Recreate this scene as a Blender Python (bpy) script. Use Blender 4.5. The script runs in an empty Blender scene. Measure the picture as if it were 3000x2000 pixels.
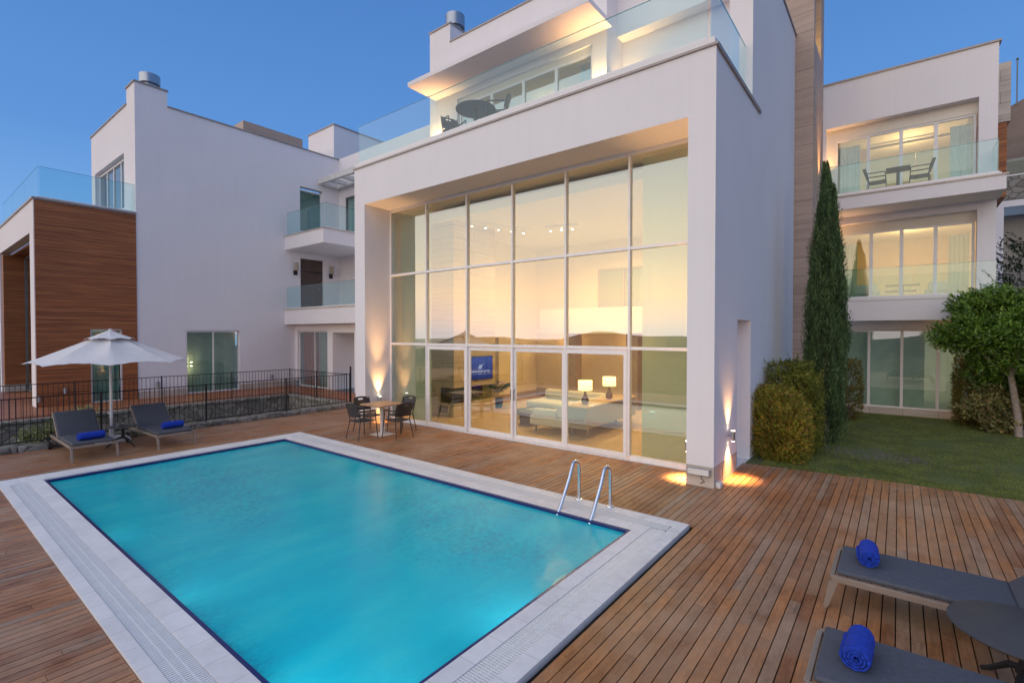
import bpy, math, random
import numpy as np
from mathutils import Vector, Matrix
R = math.radians
S = bpy.context.scene
COL = S.collection
random.seed(7)
# ---------------------------------------------------------------- camera
cd = bpy.data.cameras.new('camera'); cam = bpy.data.objects.new('camera', cd); COL.objects.link(cam)
cam.location = (0, 0, 2.45)
cam.rotation_euler = (R(90) - 0.016408, 0, 0.66605)
cd.sensor_width = 36; cd.lens = 1441.3 / 3000 * 36; cd.clip_start = 0.05; cd.clip_end = 6000
S.camera = cam
S.render.resolution_x = 1024; S.render.resolution_y = 682
S.view_settings.view_transform = 'Standard'; S.view_settings.look = 'None'
S.view_settings.exposure = 0.33; S.view_settings.gamma = 1
S.cycles.transparent_max_bounces = 32; S.cycles.max_bounces = 8
S.cycles.diffuse_bounces = 4; S.cycles.glossy_bounces = 4
S.cycles.caustics_reflective = False; S.cycles.caustics_refractive = False
S.cycles.sample_clamp_indirect = 6
# ---------------------------------------------------------------- world: dusk sky, afterglow behind the camera
W = bpy.data.worlds.new('World'); S.world = W; W.use_nodes = True
nt = W.node_tree; nt.nodes.clear()
SUN_AZ = R(191)   # compass-like angle: where the sun went down (behind the camera, toward -y and a little -x)
sun_dir = Vector((math.sin(SUN_AZ), math.cos(SUN_AZ), 0))
def WN(t): return nt.nodes.new(t)
out = WN('ShaderNodeOutputWorld'); bg = WN('ShaderNodeBackground'); bg.inputs['Strength'].default_value = 0.14
sky = WN('ShaderNodeTexSky'); sky.sky_type = 'NISHITA'; sky.sun_disc = False
sky.sun_elevation = R(3.0); sky.sun_rotation = SUN_AZ; sky.altitude = 50; sky.air_density = 1.0; sky.dust_density = 0.6; sky.ozone_density = 2.5
SKY_TINT = (1.0, 1.0, 1.0)
tc = WN('ShaderNodeTexCoord'); sep = WN('ShaderNodeSeparateXYZ'); nt.links.new(tc.outputs['Generated'], sep.inputs[0])
# blue dusk gradient by height
ramp = WN('ShaderNodeValToRGB'); nt.links.new(sep.outputs['Z'], ramp.inputs[0])
cr = ramp.color_ramp
SKYC = [(0.0, (2.0, 3.3, 5.3)), (0.12, (1.4, 2.75, 5.2)), (0.30, (0.74, 1.95, 4.5)), (0.58, (0.48, 1.4, 3.7)), (0.75, (1.9, 2.5, 3.9)), (1.0, (2.9, 3.2, 4.2))]
while len(cr.elements) < len(SKYC): cr.elements.new(0.5)
for e, (p, c) in zip(cr.elements, SKYC): e.position = p; e.color = (*[v / 8 for v in c], 1)
up = WN('ShaderNodeVectorMath'); up.operation = 'SCALE'; up.inputs['Scale'].default_value = 8.0; nt.links.new(ramp.outputs[0], up.inputs[0])
mixs = WN('ShaderNodeMix'); mixs.data_type = 'RGBA'; mixs.inputs['Factor'].default_value = 0.85
nt.links.new(sky.outputs[0], mixs.inputs['A']); nt.links.new(up.outputs[0], mixs.inputs['B'])
# afterglow: strongest at the horizon behind the camera
dot = WN('ShaderNodeVectorMath'); dot.operation = 'DOT_PRODUCT'; dot.inputs[1].default_value = sun_dir; nt.links.new(tc.outputs['Generated'], dot.inputs[0])
mr = WN('ShaderNodeMapRange'); mr.interpolation_type = 'SMOOTHSTEP'; mr.inputs['From Min'].default_value = 0.22; mr.inputs['From Max'].default_value = 0.95; nt.links.new(dot.outputs['Value'], mr.inputs['Value'])
gr = WN('ShaderNodeValToRGB'); nt.links.new(sep.outputs['Z'], gr.inputs[0]); g = gr.color_ramp
GLOW = [(0.0, (7.6, 6.8, 7.2)), (0.03, (11.5, 8.0, 6.4)), (0.075, (13.2, 8.9, 5.2)), (0.15, (8.6, 7.3, 5.0)), (0.27, (5.6, 6.0, 5.4)), (0.45, (4.2, 5.2, 6.0)), (0.8, (2.2, 2.8, 4.2))]
while len(g.elements) < len(GLOW): g.elements.new(0.5)
for e, (p, c) in zip(g.elements, GLOW): e.position = p; e.color = (*[v / 16 for v in c], 1)
up2 = WN('ShaderNodeVectorMath'); up2.operation = 'SCALE'; up2.inputs['Scale'].default_value = 16.0; nt.links.new(gr.outputs[0], up2.inputs[0])
mix2 = WN('ShaderNodeMix'); mix2.data_type = 'RGBA'; nt.links.new(mr.outputs[0], mix2.inputs['Factor'])
nt.links.new(mixs.outputs['Result'], mix2.inputs['A']); nt.links.new(up2.outputs[0], mix2.inputs['B'])
nt.links.new(mix2.outputs['Result'], bg.inputs['Color']); nt.links.new(bg.outputs[0], out.inputs[0])
# ---------------------------------------------------------------- sun: the last warm glow, very soft
sd = bpy.data.lights.new('sun', 'SUN'); sd.energy = 1.15; sd.angle = R(120); sd.color = (1.0, 0.84, 0.78)
so = bpy.data.objects.new('sun', sd); COL.objects.link(so)
sv = Vector((sun_dir.x, sun_dir.y, math.tan(R(11))))
so.rotation_euler = sv.to_track_quat('Z', 'Y').to_euler(); so.location = (-10, -30, 12)
# ================================================================ helpers
MATS = {}
class NG:
    def __init__(s, name):
        m = bpy.data.materials.new(name); m.use_nodes = True; s.m = m; s.t = m.node_tree; s.t.nodes.clear()
        s.o = s.n('ShaderNodeOutputMaterial'); MATS[name] = m
    def n(s, t, **k):
        x = s.t.nodes.new(t)
        for a, b in k.items(): setattr(x, a, b)
        return x
    def l(s, a, b): s.t.links.new(a, b)
    def coord(s, scale=(1, 1, 1), rot=(0, 0, 0), kind='Object'):
        c = s.n('ShaderNodeTexCoord'); mp = s.n('ShaderNodeMapping'); mp.inputs['Scale'].default_value = scale; mp.inputs['Rotation'].default_value = rot
        s.l(c.outputs[kind], mp.inputs[0]); return mp.outputs[0]
    def wcoord(s, scale=(1, 1, 1)):
        c = s.n('ShaderNodeNewGeometry'); mp = s.n('ShaderNodeMapping'); mp.inputs['Scale'].default_value = scale
        s.l(c.outputs['Position'], mp.inputs[0]); return mp.outputs[0]
    def noise(s, v, scale=5, detail=4, rough=.5):
        x = s.n('ShaderNodeTexNoise'); x.inputs['Scale'].default_value = scale; x.inputs['Detail'].default_value = detail; x.inputs['Roughness'].default_value = rough
        s.l(v, x.inputs['Vector']); return x.outputs['Fac']
    def ramp(s, f, stops):
        x = s.n('ShaderNodeValToRGB'); e = x.color_ramp.elements
        while len(e) < len(stops): e.new(.5)
        for q, (p, c) in zip(e, stops): q.position = p; q.color = (*c, 1)
        s.l(f, x.inputs[0]); return x.outputs[0]
    def mix(s, f, a, b, mode='MIX'):
        x = s.n('ShaderNodeMix', data_type='RGBA', blend_type=mode)
        for v, i in ((f, 'Factor'), (a, 'A'), (b, 'B')):
            if isinstance(v, (int, float)): x.inputs[i].default_value = v
            elif isinstance(v, tuple): x.inputs[i].default_value = (*v, 1)
            else: s.l(v, x.inputs[i])
        return x.outputs['Result']
    def math(s, op, a, b=None):
        x = s.n('ShaderNodeMath', operation=op)
        for i, v in enumerate((a, b)):
            if v is None: continue
            if isinstance(v, (int, float)): x.inputs[i].default_value = v
            else: s.l(v, x.inputs[i])
        return x.outputs[0]
    def bump(s, h, strength=.3, dist=.01):
        x = s.n('ShaderNodeBump'); x.inputs['Strength'].default_value = strength; x.inputs['Distance'].default_value = dist; s.l(h, x.inputs['Height']); return x.outputs[0]
    def pbr(s, col, rough=.6, metal=0, normal=None, **k):
        p = s.n('ShaderNodeBsdfPrincipled')
        for v, i in ((col, 'Base Color'), (rough, 'Roughness'), (metal, 'Metallic')):
            if isinstance(v, (int, float)): p.inputs[i].default_value = v
            elif isinstance(v, tuple): p.inputs[i].default_value = (*v, 1)
            else: s.l(v, p.inputs[i])
        for i, v in k.items():
            i = i.replace('_', ' ')
            p.inputs[i].default_value = (*v, 1) if isinstance(v, tuple) else v
        if normal is not None: s.l(normal, p.inputs['Normal'])
        s.l(p.outputs[0], s.o.inputs['Surface']); return p
def simple(name, col, rough=.6, metal=0, var=.12, nscale=8, bumps=.0, **k):
    g = NG(name); v = g.coord(); f = g.noise(v, nscale, 4)
    c = g.ramp(f, [(.3, tuple(x * (1 - var) for x in col)), (.7, tuple(min(1, x * (1 + var)) for x in col))])
    nb = g.bump(g.noise(v, nscale * 12, 3), bumps, .003) if bumps else None
    g.pbr(c, rough, metal, nb, **k); return g.m
def emit(name, col, s):
    g = NG(name); e = g.n('ShaderNodeEmission'); e.inputs[0].default_value = (*col, 1); e.inputs[1].default_value = s; g.l(e.outputs[0], g.o.inputs[0]); return g.m
def glass(name, tint, refl=.04, rough=.0, gain=1.0, haze=None, hazefac=0.0):
    g = NG(name); tr = g.n('ShaderNodeBsdfTransparent'); tr.inputs[0].default_value = (*tint, 1)
    gl = g.n('ShaderNodeBsdfGlossy'); gl.inputs['Roughness'].default_value = rough; gl.inputs[0].default_value = (1, 1, 1, 1)
    lw = g.n('ShaderNodeLayerWeight'); geo = g.n('ShaderNodeNewGeometry'); front = g.math('SUBTRACT', 1.0, geo.outputs['Backfacing'])
    sch = g.math('ADD', g.math('MULTIPLY', g.math('POWER', lw.outputs['Facing'], 4.0), .9 * gain), refl + .04)
    f = g.math('MINIMUM', g.math('MULTIPLY', sch, front), 1.0)
    mx = g.n('ShaderNodeMixShader'); g.l(f, mx.inputs[0]); g.l(tr.outputs[0], mx.inputs[1]); g.l(gl.outputs[0], mx.inputs[2])
    last = mx
    if haze:
        d = g.n('ShaderNodeBsdfDiffuse'); d.inputs[0].default_value = (*haze, 1)
        m2 = g.n('ShaderNodeMixShader'); m2.inputs[0].default_value = hazefac; g.l(mx.outputs[0], m2.inputs[1]); g.l(d.outputs[0], m2.inputs[2]); last = m2
    g.l(last.outputs[0], g.o.inputs[0]); return g.m

class MB:
    def __init__(s): s.v = []; s.f = []; s.sm = []
    def add(s, v, f, smooth=False):
        n = len(s.v); s.v += [tuple(p) for p in v]; s.f += [tuple(i + n for i in q) for q in f]; s.sm += [smooth] * len(f); return s
    def box(s, x0, x1, y0, y1, z0, z1):
        v = [(x, y, z) for x in (x0, x1) for y in (y0, y1) for z in (z0, z1)]
        return s.add(v, [(0, 1, 3, 2), (4, 6, 7, 5), (0, 4, 5, 1), (2, 3, 7, 6), (0, 2, 6, 4), (1, 5, 7, 3)])
    def obox(s, c, size, M):
        v = [Vector(c) + M @ Vector((a * size[0] / 2, b * size[1] / 2, d * size[2] / 2)) for a in (-1, 1) for b in (-1, 1) for d in (-1, 1)]
        return s.add(v, [(0, 1, 3, 2), (4, 6, 7, 5), (0, 4, 5, 1), (2, 3, 7, 6), (0, 2, 6, 4), (1, 5, 7, 3)])
    def rbox(s, x0, x1, y0, y1, z0, z1, r=.02, seg=3, nz=4):
        # box with rounded vertical and horizontal edges (superellipse rings)
        cx, cy = (x0 + x1) / 2, (y0 + y1) / 2; hx, hy = (x1 - x0) / 2, (y1 - y0) / 2; rings = []
        r = min(r, hx * .99, hy * .99, (z1 - z0) / 2 * .99)
        prof = [(0, z0, 0)]
        prof = [(1 - math.sin(a), 1 - math.cos(a)) for a in [0]]
        levels = []
        for i in range(seg + 1):
            a = math.pi / 2 * i / seg; levels.append((r * (1 - math.sin(a)), z0 + r * (1 - math.cos(a))))
        for i in range(seg + 1):
            a = math.pi / 2 * i / seg; levels.append((r * (1 - math.cos(a)), z1 - r * (1 - math.sin(a))))
        for ins, z in levels:
            ring = []
            for qx, qy, a0 in ((1, 1, 0), (-1, 1, 90), (-1, -1, 180), (1, -1, 270)):
                for j in range(seg + 1):
                    a = R(a0 + 90 * j / seg); rr = max(r - ins, .0005)
                    ring.append((cx + qx * (hx - r) + rr * math.cos(a), cy + qy * (hy - r) + rr * math.sin(a), z))
            rings.append(ring)
        return s.loft(rings, True, caps=True)
    def loft(s, rings, closed=True, caps=False, smooth=True):
        n = len(rings[0]); v = [p for r_ in rings for p in r_]; f = []
        for i in range(len(rings) - 1):
            for j in range(n if closed else n - 1):
                k = (j + 1) % n; f.append((i * n + j, i * n + k, (i + 1) * n + k, (i + 1) * n + j))
        if caps: f += [tuple(range(n - 1, -1, -1)), tuple(range((len(rings) - 1) * n, len(rings) * n))]
        return s.add(v, f, smooth)
    def tube(s, pts, r, n=8, closed=False, flat=None):
        pts = [Vector(p) for p in pts]; rings = []; m = len(pts); up = None
        for i, p in enumerate(pts):
            a = pts[i - 1] if i else (pts[-1] if closed else p); b = pts[(i + 1) % m] if (i < m - 1 or closed) else p
            t = (b - a).normalized()
            if up is None: up = Vector((0, 0, 1)) if abs(t.z) < .9 else Vector((1, 0, 0))
            x = t.cross(up).normalized(); y = x.cross(t).normalized(); up = y
            rr = r[i] if isinstance(r, (list, tuple)) else r
            k = flat or 1
            rings.append([p + x * rr * math.cos(2 * math.pi * j / n) + y * rr * k * math.sin(2 * math.pi * j / n) for j in range(n)])
        if closed: rings.append(rings[0])
        return s.loft(rings, True, caps=not closed)
    def lathe(s, prof, n=24, c=(0, 0, 0), caps=True):
        rings = [[(c[0] + r_ * math.cos(2 * math.pi * j / n), c[1] + r_ * math.sin(2 * math.pi * j / n), c[2] + z) for j in range(n)] for r_, z in prof]
        return s.loft(rings, True, caps=caps)
    def cyl(s, c, r, h, n=20): return s.lathe([(r, 0), (r, h)], n, c)
    def build(s, name, mat, parent=None, w=True, bevel=0, **props):
        me = bpy.data.meshes.new(name)
        off = Vector(parent['base']) if (parent is not None and w and 'base' in parent.keys()) else Vector((0, 0, 0))
        v = np.array([tuple(p) for p in s.v], dtype=np.float64) - np.array(off)
        me.from_pydata(v.tolist(), [], s.f); me.polygons.foreach_set('use_smooth', s.sm)
        me.materials.append(MATS[mat] if isinstance(mat, str) else mat); me.update()
        if any(s.sm):
            try: me.set_sharp_from_angle(angle=R(40))
            except Exception: pass
        o = bpy.data.objects.new(name, me); COL.objects.link(o)
        if bevel:
            b = o.modifiers.new('bevel', 'BEVEL'); b.width = bevel; b.segments = 2; b.limit_method = 'ANGLE'
        if parent is not None:
            o.parent = parent
            if 'base' in parent.keys(): o['_'] = 1; del o['_']
        for k, q in props.items(): o[k] = q
        o_base = tuple(off)
        if parent is not None and w: SUB[o.name] = o_base
        return o
SUB = {}
def part(mb, name, mat, parent, bevel=0, **k):
    """sub-part or part given in world coordinates whatever its parent"""
    root = parent
    while root.parent: root = root.parent
    base = root['base'] if 'base' in root.keys() else (0, 0, 0)
    mb2 = MB(); mb2.v = [(a - base[0], b - base[1], c - base[2]) for a, b, c in [tuple(p) for p in mb.v]]; mb2.f = mb.f; mb2.sm = mb.sm
    o = mb2.build(name, mat, None, bevel=bevel, **k); o.parent = parent; return o
def tag(o, label=None, cat=None, group=None, kind=None):
    if label: o['label'] = label
    if cat: o['category'] = cat
    if group: o['group'] = group
    if kind: o['kind'] = kind
    return o
def thing(name, label, cat, loc=(0, 0, 0), rz=0, group=None):
    o = bpy.data.objects.new(name, None); COL.objects.link(o); o.location = loc; o.rotation_euler = (0, 0, rz); o.empty_display_size = .2
    o['base'] = tuple(loc) if rz == 0 else (0, 0, 0)
    return tag(o, label, cat, group)
def struct(name, mb, mat, **k):
    o = mb.build(name, mat, None); o['kind'] = 'structure'; return o
def copy_tree(o, parent=None):
    c = o.copy(); COL.objects.link(c); c.parent = parent
    for ch in list(o.children): copy_tree(ch, c)
    return c
def light(name, kind, loc, energy, col, parent=None, **k):
    d = bpy.data.lights.new(name, kind); d.energy = energy; d.color = col
    rot = k.pop('rot', None)
    for a, b in k.items(): setattr(d, a, b)
    o = bpy.data.objects.new(name, d); COL.objects.link(o); o.location = loc
    if rot: o.rotation_euler = rot
    if parent is not None:
        o.parent = parent
        b = parent['base'] if 'base' in parent.keys() else (0, 0, 0)
        o.location = (loc[0] - b[0], loc[1] - b[1], loc[2] - b[2])
    return o
WARM = (1.0, 0.52, 0.18); WARM2 = (1.0, 0.62, 0.25)
# ================================================================ materials
def stucco(name, col, b=.5):
    g = NG(name); v = g.wcoord(); f = g.noise(v, .6, 5, .6); f2 = g.noise(v, 34, 4, .75); sv_ = g.noise(g.wcoord((9, 9, .25)), 1.2, 4, .6)
    c = g.ramp(f, [(.3, tuple(x * .955 for x in col)), (.7, col)])
    c = g.mix(.2, c, g.ramp(sv_, [(.35, (.90, .90, .90)), (.62, (1, 1, 1))]), 'MULTIPLY')
    g.pbr(c, .85, 0, g.bump(f2, b, .004)); return g.m
stucco('stucco', (.84, .80, .815)); stucco('stucco_cream', (.80, .74, .65))
stucco('ceiling_paint', (.82, .78, .70), .1)
def travertine(name, col, ph=.30, pw=1.2, dark=.78, wood=False):
    g = NG(name); geo = g.n('ShaderNodeNewGeometry'); sp = g.n('ShaderNodeSeparateXYZ'); g.l(geo.outputs['Position'], sp.inputs[0])
    cb = g.n('ShaderNodeCombineXYZ'); g.l(g.math('ADD', sp.outputs[0], sp.outputs[1]), cb.inputs[0]); g.l(sp.outputs[2], cb.inputs[1])
    br = g.n('ShaderNodeTexBrick'); br.offset = .5; g.l(cb.outputs[0], br.inputs['Vector'])
    br.inputs['Scale'].default_value = 1; br.inputs['Brick Width'].default_value = pw; br.inputs['Row Height'].default_value = ph; br.inputs['Mortar Size'].default_value = .006; br.inputs['Mortar Smooth'].default_value = .2
    br.inputs['Color1'].default_value = (1, 1, 1, 1); br.inputs['Color2'].default_value = (.86, .86, .86, 1); br.inputs['Mortar'].default_value = (.45, .42, .4, 1)
    ban = g.noise(g.wcoord((.7, .7, 16)), 1.0, 6, .65); spot = g.noise(g.wcoord((3, 3, 12)), 3, 5, .7)
    c = g.ramp(ban, [(.3, tuple(x * dark for x in col)), (.55, col), (.75, tuple(min(1, x * 1.12) for x in col))])
    c = g.mix(.5, c, g.ramp(spot, [(.3, (.7, .68, .66)), (.45, (1, 1, 1))]), 'MULTIPLY'); c = g.mix(1.0, c, br.outputs['Color'], 'MULTIPLY')
    g.pbr(c, .65, 0, g.bump(br.outputs['Fac'], .3, .004)); return g.m
travertine('travertine', (.52, .385, .31), .5, 3.0); travertine('travertine_light', (.62, .53, .46), .33, .8); travertine('fireplace_stone', (.60, .47, .32), .35, .9)
def wood_clad():
    g = NG('wood_cladding'); gm = g.wcoord((1, 1, 1)); sp = g.n('ShaderNodeSeparateXYZ'); g.l(gm, sp.inputs[0])
    row = g.math('DIVIDE', sp.outputs[2], .045); fl = g.math('FLOOR', row); fr = g.math('FRACT', row)
    wn = g.n('ShaderNodeTexWhiteNoise', noise_dimensions='1D'); g.l(fl, wn.inputs['W'])
    streak = g.noise(g.wcoord((.5, .5, 26)), 1.3, 5, .6); st2 = g.noise(g.wcoord((1.4, 1.4, 70)), 1.0, 4, .6)
    c = g.ramp(streak, [(.32, (.20, .058, .018)), (.5, (.36, .115, .034)), (.68, (.56, .21, .065))])
    c = g.mix(.45, c, g.ramp(wn.outputs['Value'], [(0, (.6, .6, .6)), (1, (1.25, 1.2, 1.1))]), 'MULTIPLY')
    c = g.mix(.4, c, g.ramp(st2, [(.3, (.65, .65, .65)), (.7, (1.15, 1.15, 1.15))]), 'MULTIPLY')
    gap = g.math('LESS_THAN', fr, .09); c = g.mix(gap, c, (.03, .012, .006))
    g.pbr(c, .55, 0, g.bump(g.math('SUBTRACT', 1.0, gap), .5, .004)); return g.m
wood_clad()
def deckwood(name, a, b, c3, grey):
    g = NG(name); geo = g.n('ShaderNodeNewGeometry'); rnd = geo.outputs['Random Per Island']
    # grain along y, offset per board
    v = g.n('ShaderNodeCombineXYZ'); sp = g.n('ShaderNodeSeparateXYZ'); g.l(geo.outputs['Position'], sp.inputs[0])
    g.l(g.math('MULTIPLY', sp.outputs[0], 30), v.inputs[0]); g.l(g.math('ADD', g.math('MULTIPLY', sp.outputs[1], 1.6), g.math('MULTIPLY', rnd, 97)), v.inputs[1]); g.l(rnd, v.inputs[2])
    gr_ = g.noise(v.outputs[0], 1.5, 5, .65); blot = g.noise(g.wcoord((1, .8, 1)), 1.1, 5, .65); fine = g.noise(g.wcoord((16, 5, 1)), 2.5, 5, .7)
    col = g.ramp(rnd, [(0, a), (.25, b), (.5, c3), (.72, tuple(x * .8 for x in b)), (.90, tuple(x * .8 for x in grey)), (1, tuple(x * .9 for x in a))])
    col = g.mix(.55, col, g.ramp(gr_, [(.3, (.55, .5, .47)), (.6, (1.1, 1.1, 1.1))]), 'MULTIPLY')
    col = g.mix(.5, col, g.ramp(fine, [(.35, (.66, .62, .6)), (.65, (1.12, 1.12, 1.12))]), 'MULTIPLY')
    st = g.noise(g.wcoord((7, 2.2, 1)), 1.6, 6, .75); col = g.mix(.65, col, g.ramp(st, [(.36, (.52, .47, .44)), (.52, (1, 1, 1)), (.70, (1.3, 1.32, 1.36))]), 'MULTIPLY')
    sc = g.noise(g.wcoord((22, 9, 1)), 2.0, 4, .8); col = g.mix(g.math('MULTIPLY', g.ramp(sc, [(.60, (0, 0, 0)), (.70, (1, 1, 1))]), .35), col, tuple(x * 1.25 for x in grey))
    w = g.math('MULTIPLY', g.ramp(blot, [(.42, (0, 0, 0)), (.68, (1, 1, 1))]), .7)
    # worn grey patches toward the open side of the deck
    col = g.mix(w, col, grey)
    g.pbr(col, .5, 0, g.bump(gr_, .35, .003)); return g.m
deckwood('deck_wood', (.40, .160, .052), (.48, .205, .072), (.27, .104, .037), (.44, .285, .185))
deckwood('terrace_wood', (.42, .135, .045), (.48, .16, .055), (.34, .10, .035), (.40, .17, .08))
g = NG('dark_gap'); g.pbr((.012, .009, .007), .9)
def coping():
    g = NG('coping_stone'); v = g.wcoord(); f = g.noise(v, 2.2, 6, .65); f2 = g.noise(v, 14, 4, .6)
    c = g.ramp(f, [(.3, (.72, .70, .70)), (.55, (.83, .81, .81)), (.75, (.86, .84, .84))]); c = g.mix(.3, c, g.ramp(f2, [(.35, (.8, .8, .8)), (.6, (1, 1, 1))]), 'MULTIPLY')
    br = g.n('ShaderNodeTexBrick'); g.l(v, br.inputs['Vector']); br.offset = 0
    br.inputs['Scale'].default_value = 1; br.inputs['Brick Width'].default_value = .33; br.inputs['Row Height'].default_value = .33; br.inputs['Mortar Size'].default_value = .003
    br.inputs['Color1'].default_value = (1, 1, 1, 1); br.inputs['Color2'].default_value = (.955, .955, .955, 1); br.inputs['Mortar'].default_value = (.68, .67, .66, 1)
    c = g.mix(1.0, c, br.outputs['Color'], 'MULTIPLY'); g.pbr(c, .55, 0, g.bump(f2, .1, .002)); return g.m
coping()
simple('grate_plastic', (.80, .80, .80), .45, var=.04)
g = NG('blue_tile'); g.pbr((.016, .020, .13), .25)
def pooltile():
    g = NG('pool_tile'); geo = g.n('ShaderNodeNewGeometry'); sp = g.n('ShaderNodeSeparateXYZ'); g.l(geo.outputs['Position'], sp.inputs[0])
    nz = g.noise(g.wcoord(), 1.0, 3); c = g.ramp(nz, [(.3, (.11, .54, .62)), (.7, (.14, .60, .68))])
    v = g.n('ShaderNodeTexVoronoi', feature='DISTANCE_TO_EDGE'); v.inputs['Scale'].default_value = 2.2; g.l(g.wcoord(), v.inputs['Vector'])
    g.pbr(c, .4); return g.m
pooltile()
def water():
    g = NG('pool_water'); n1 = g.noise(g.wcoord((1.0, 1.0, 1)), 3.4, 3, .55); n2 = g.noise(g.wcoord((1, 1, 1)), 9, 3, .6)
    h = g.math('ADD', g.math('MULTIPLY', n1, .8), g.math('MULTIPLY', n2, .25)); msk = g.ramp(g.noise(g.wcoord((.35, .5, 1)), 1.3, 2), [(.42, (.12, .12, .12)), (.62, (.7, .7, .7))]); nb = g.bump(g.math('MULTIPLY', h, msk), .26, .05)
    tr = g.n('ShaderNodeBsdfRefraction'); tr.inputs['IOR'].default_value = 1.33; tr.inputs['Color'].default_value = (.32, .90, .95, 1); tr.inputs['Roughness'].default_value = .17; g.l(nb, tr.inputs['Normal'])
    gl = g.n('ShaderNodeBsdfGlossy'); gl.inputs['Roughness'].default_value = .19; g.l(nb, gl.inputs['Normal'])
    fr = g.n('ShaderNodeFresnel'); fr.inputs['IOR'].default_value = 1.33; g.l(nb, fr.inputs['Normal'])
    mx = g.n('ShaderNodeMixShader'); g.l(g.math('MINIMUM', g.math('MULTIPLY', fr.outputs[0], 1.1), 1.0), mx.inputs[0]); g.l(tr.outputs[0], mx.inputs[1]); g.l(gl.outputs[0], mx.inputs[2])
    tl = g.n('ShaderNodeBsdfTranslucent'); tl.inputs[0].default_value = (.01, .50, .72, 1); df = g.n('ShaderNodeBsdfDiffuse'); wv1 = g.noise(g.wcoord((1.6, .55, 1)), 1.5, 5, .6); wv2 = g.noise(g.wcoord((6, 4, 1)), 2.6, 4, .7); bandm = g.ramp(g.noise(g.wcoord((.25, .5, 1)), 1.1, 2), [(.45, (0, 0, 0)), (.6, (1, 1, 1))]); wc = g.ramp(wv1, [(.32, (.0, .72, .94)), (.5, (.0, .82, .98)), (.68, (.03, .92, 1.0))]); wc = g.mix(g.math('MULTIPLY', bandm, .9), wc, g.mix(1.0, wc, g.ramp(wv2, [(.38, (.55, .62, .7)), (.6, (1.1, 1.05, 1.0))]), 'MULTIPLY')); g.l(wc, df.inputs[0])
    a1 = g.n('ShaderNodeMixShader'); a1.inputs[0].default_value = .88; g.l(tl.outputs[0], a1.inputs[1]); g.l(df.outputs[0], a1.inputs[2])
    a2 = g.n('ShaderNodeMixShader'); a2.inputs[0].default_value = .64; g.l(tr.outputs[0], a2.inputs[1]); g.l(a1.outputs[0], a2.inputs[2]); g.l(a2.outputs[0], mx.inputs[1])
    g.l(mx.outputs[0], g.o.inputs[0]); return g.m
water()
def rubble():
    g = NG('rubble_stone'); v = g.wcoord((1, 1, 1.25)); vo = g.n('ShaderNodeTexVoronoi', feature='DISTANCE_TO_EDGE'); vo.inputs['Scale'].default_value = 3.4; g.l(v, vo.inputs['Vector'])
    vc = g.n('ShaderNodeTexVoronoi'); vc.inputs['Scale'].default_value = 3.4; g.l(v, vc.inputs['Vector']); f = g.noise(v, 14, 5, .65)
    c = g.ramp(vc.outputs['Color'], [(0, (.17, .155, .14)), (.5, (.27, .25, .22)), (1, (.36, .33, .29))]); c = g.mix(.6, c, g.ramp(f, [(.3, (.6, .6, .6)), (.7, (1.1, 1.1, 1.1))]), 'MULTIPLY')
    e = g.ramp(vo.outputs['Distance'], [(.0, (0, 0, 0)), (.07, (1, 1, 1))]); c = g.mix(e, (.10, .095, .085), c); g.pbr(c, .9, 0, g.bump(e, .8, .02)); return g.m
rubble()
def grassmat(name, a, b, dry):
    g = NG(name); v = g.wcoord(); f = g.noise(v, .8, 5, .6); f2 = g.noise(g.wcoord((8, 8, 8)), 4, 4); c = g.ramp(f, [(.3, a), (.6, b), (.8, dry)])
    c = g.mix(.5, c, g.ramp(f2, [(.3, (.6, .6, .6)), (.7, (1.2, 1.2, 1.2))]), 'MULTIPLY'); g.pbr(c, .9); return g.m
grassmat('lawn_soil', (.085, .115, .04), (.115, .14, .048), (.18, .15, .08))
def leafmat(name, cols, rough=.55, spec=.3, cs=(1, 1, 1), lo=(.6, .62, .6), hi=(1.2, 1.2, 1.1), ns=2.2):
    g = NG(name); geo = g.n('ShaderNodeNewGeometry'); c = g.ramp(geo.outputs['Random Per Island'], [(i / (len(cols) - 1), q) for i, q in enumerate(cols)])
    big = g.noise(g.wcoord(cs), ns, 4); c = g.mix(.8, c, g.ramp(big, [(.36, lo), (.64, hi)]), 'MULTIPLY')
    p = g.pbr(c, rough); p.inputs['Specular IOR Level'].default_value = spec
    t = g.n('ShaderNodeBsdfTranslucent'); g.l(c, t.inputs[0]); mx = g.n('ShaderNodeMixShader'); mx.inputs[0].default_value = .25; g.l(p.outputs[0], mx.inputs[1]); g.l(t.outputs[0], mx.inputs[2]); g.l(mx.outputs[0], g.o.inputs[0]); return g.m
leafmat('cypress_leaf', [(.045, .085, .035), (.08, .14, .055), (.13, .20, .085), (.17, .24, .10)], cs=(7, 7, 1.6), lo=(.32, .36, .36), hi=(1.6, 1.55, 1.35), ns=1.3)
leafmat('bush_leaf', [(.15, .21, .018), (.28, .33, .028), (.37, .27, .04), (.42, .20, .065), (.24, .34, .03)], lo=(.5, .5, .5), hi=(1.4, 1.35, 1.3), ns=3.5)
leafmat('bush_green_leaf', [(.09, .13, .018), (.17, .21, .025), (.27, .22, .04), (.20, .27, .03)], lo=(.5, .5, .5), hi=(1.4, 1.35, 1.3), ns=3.5)
leafmat('hedge_leaf', [(.08, .11, .02), (.19, .17, .03), (.28, .17, .04), (.12, .18, .03)], lo=(.5, .5, .5), hi=(1.4, 1.35, 1.3), ns=3.5)
leafmat('tree_leaf', [(.055, .13, .016), (.105, .22, .028), (.17, .31, .042), (.28, .41, .065)], .4, .5, lo=(.5, .55, .5), hi=(1.35, 1.3, 1.1), ns=3.2)
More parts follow.
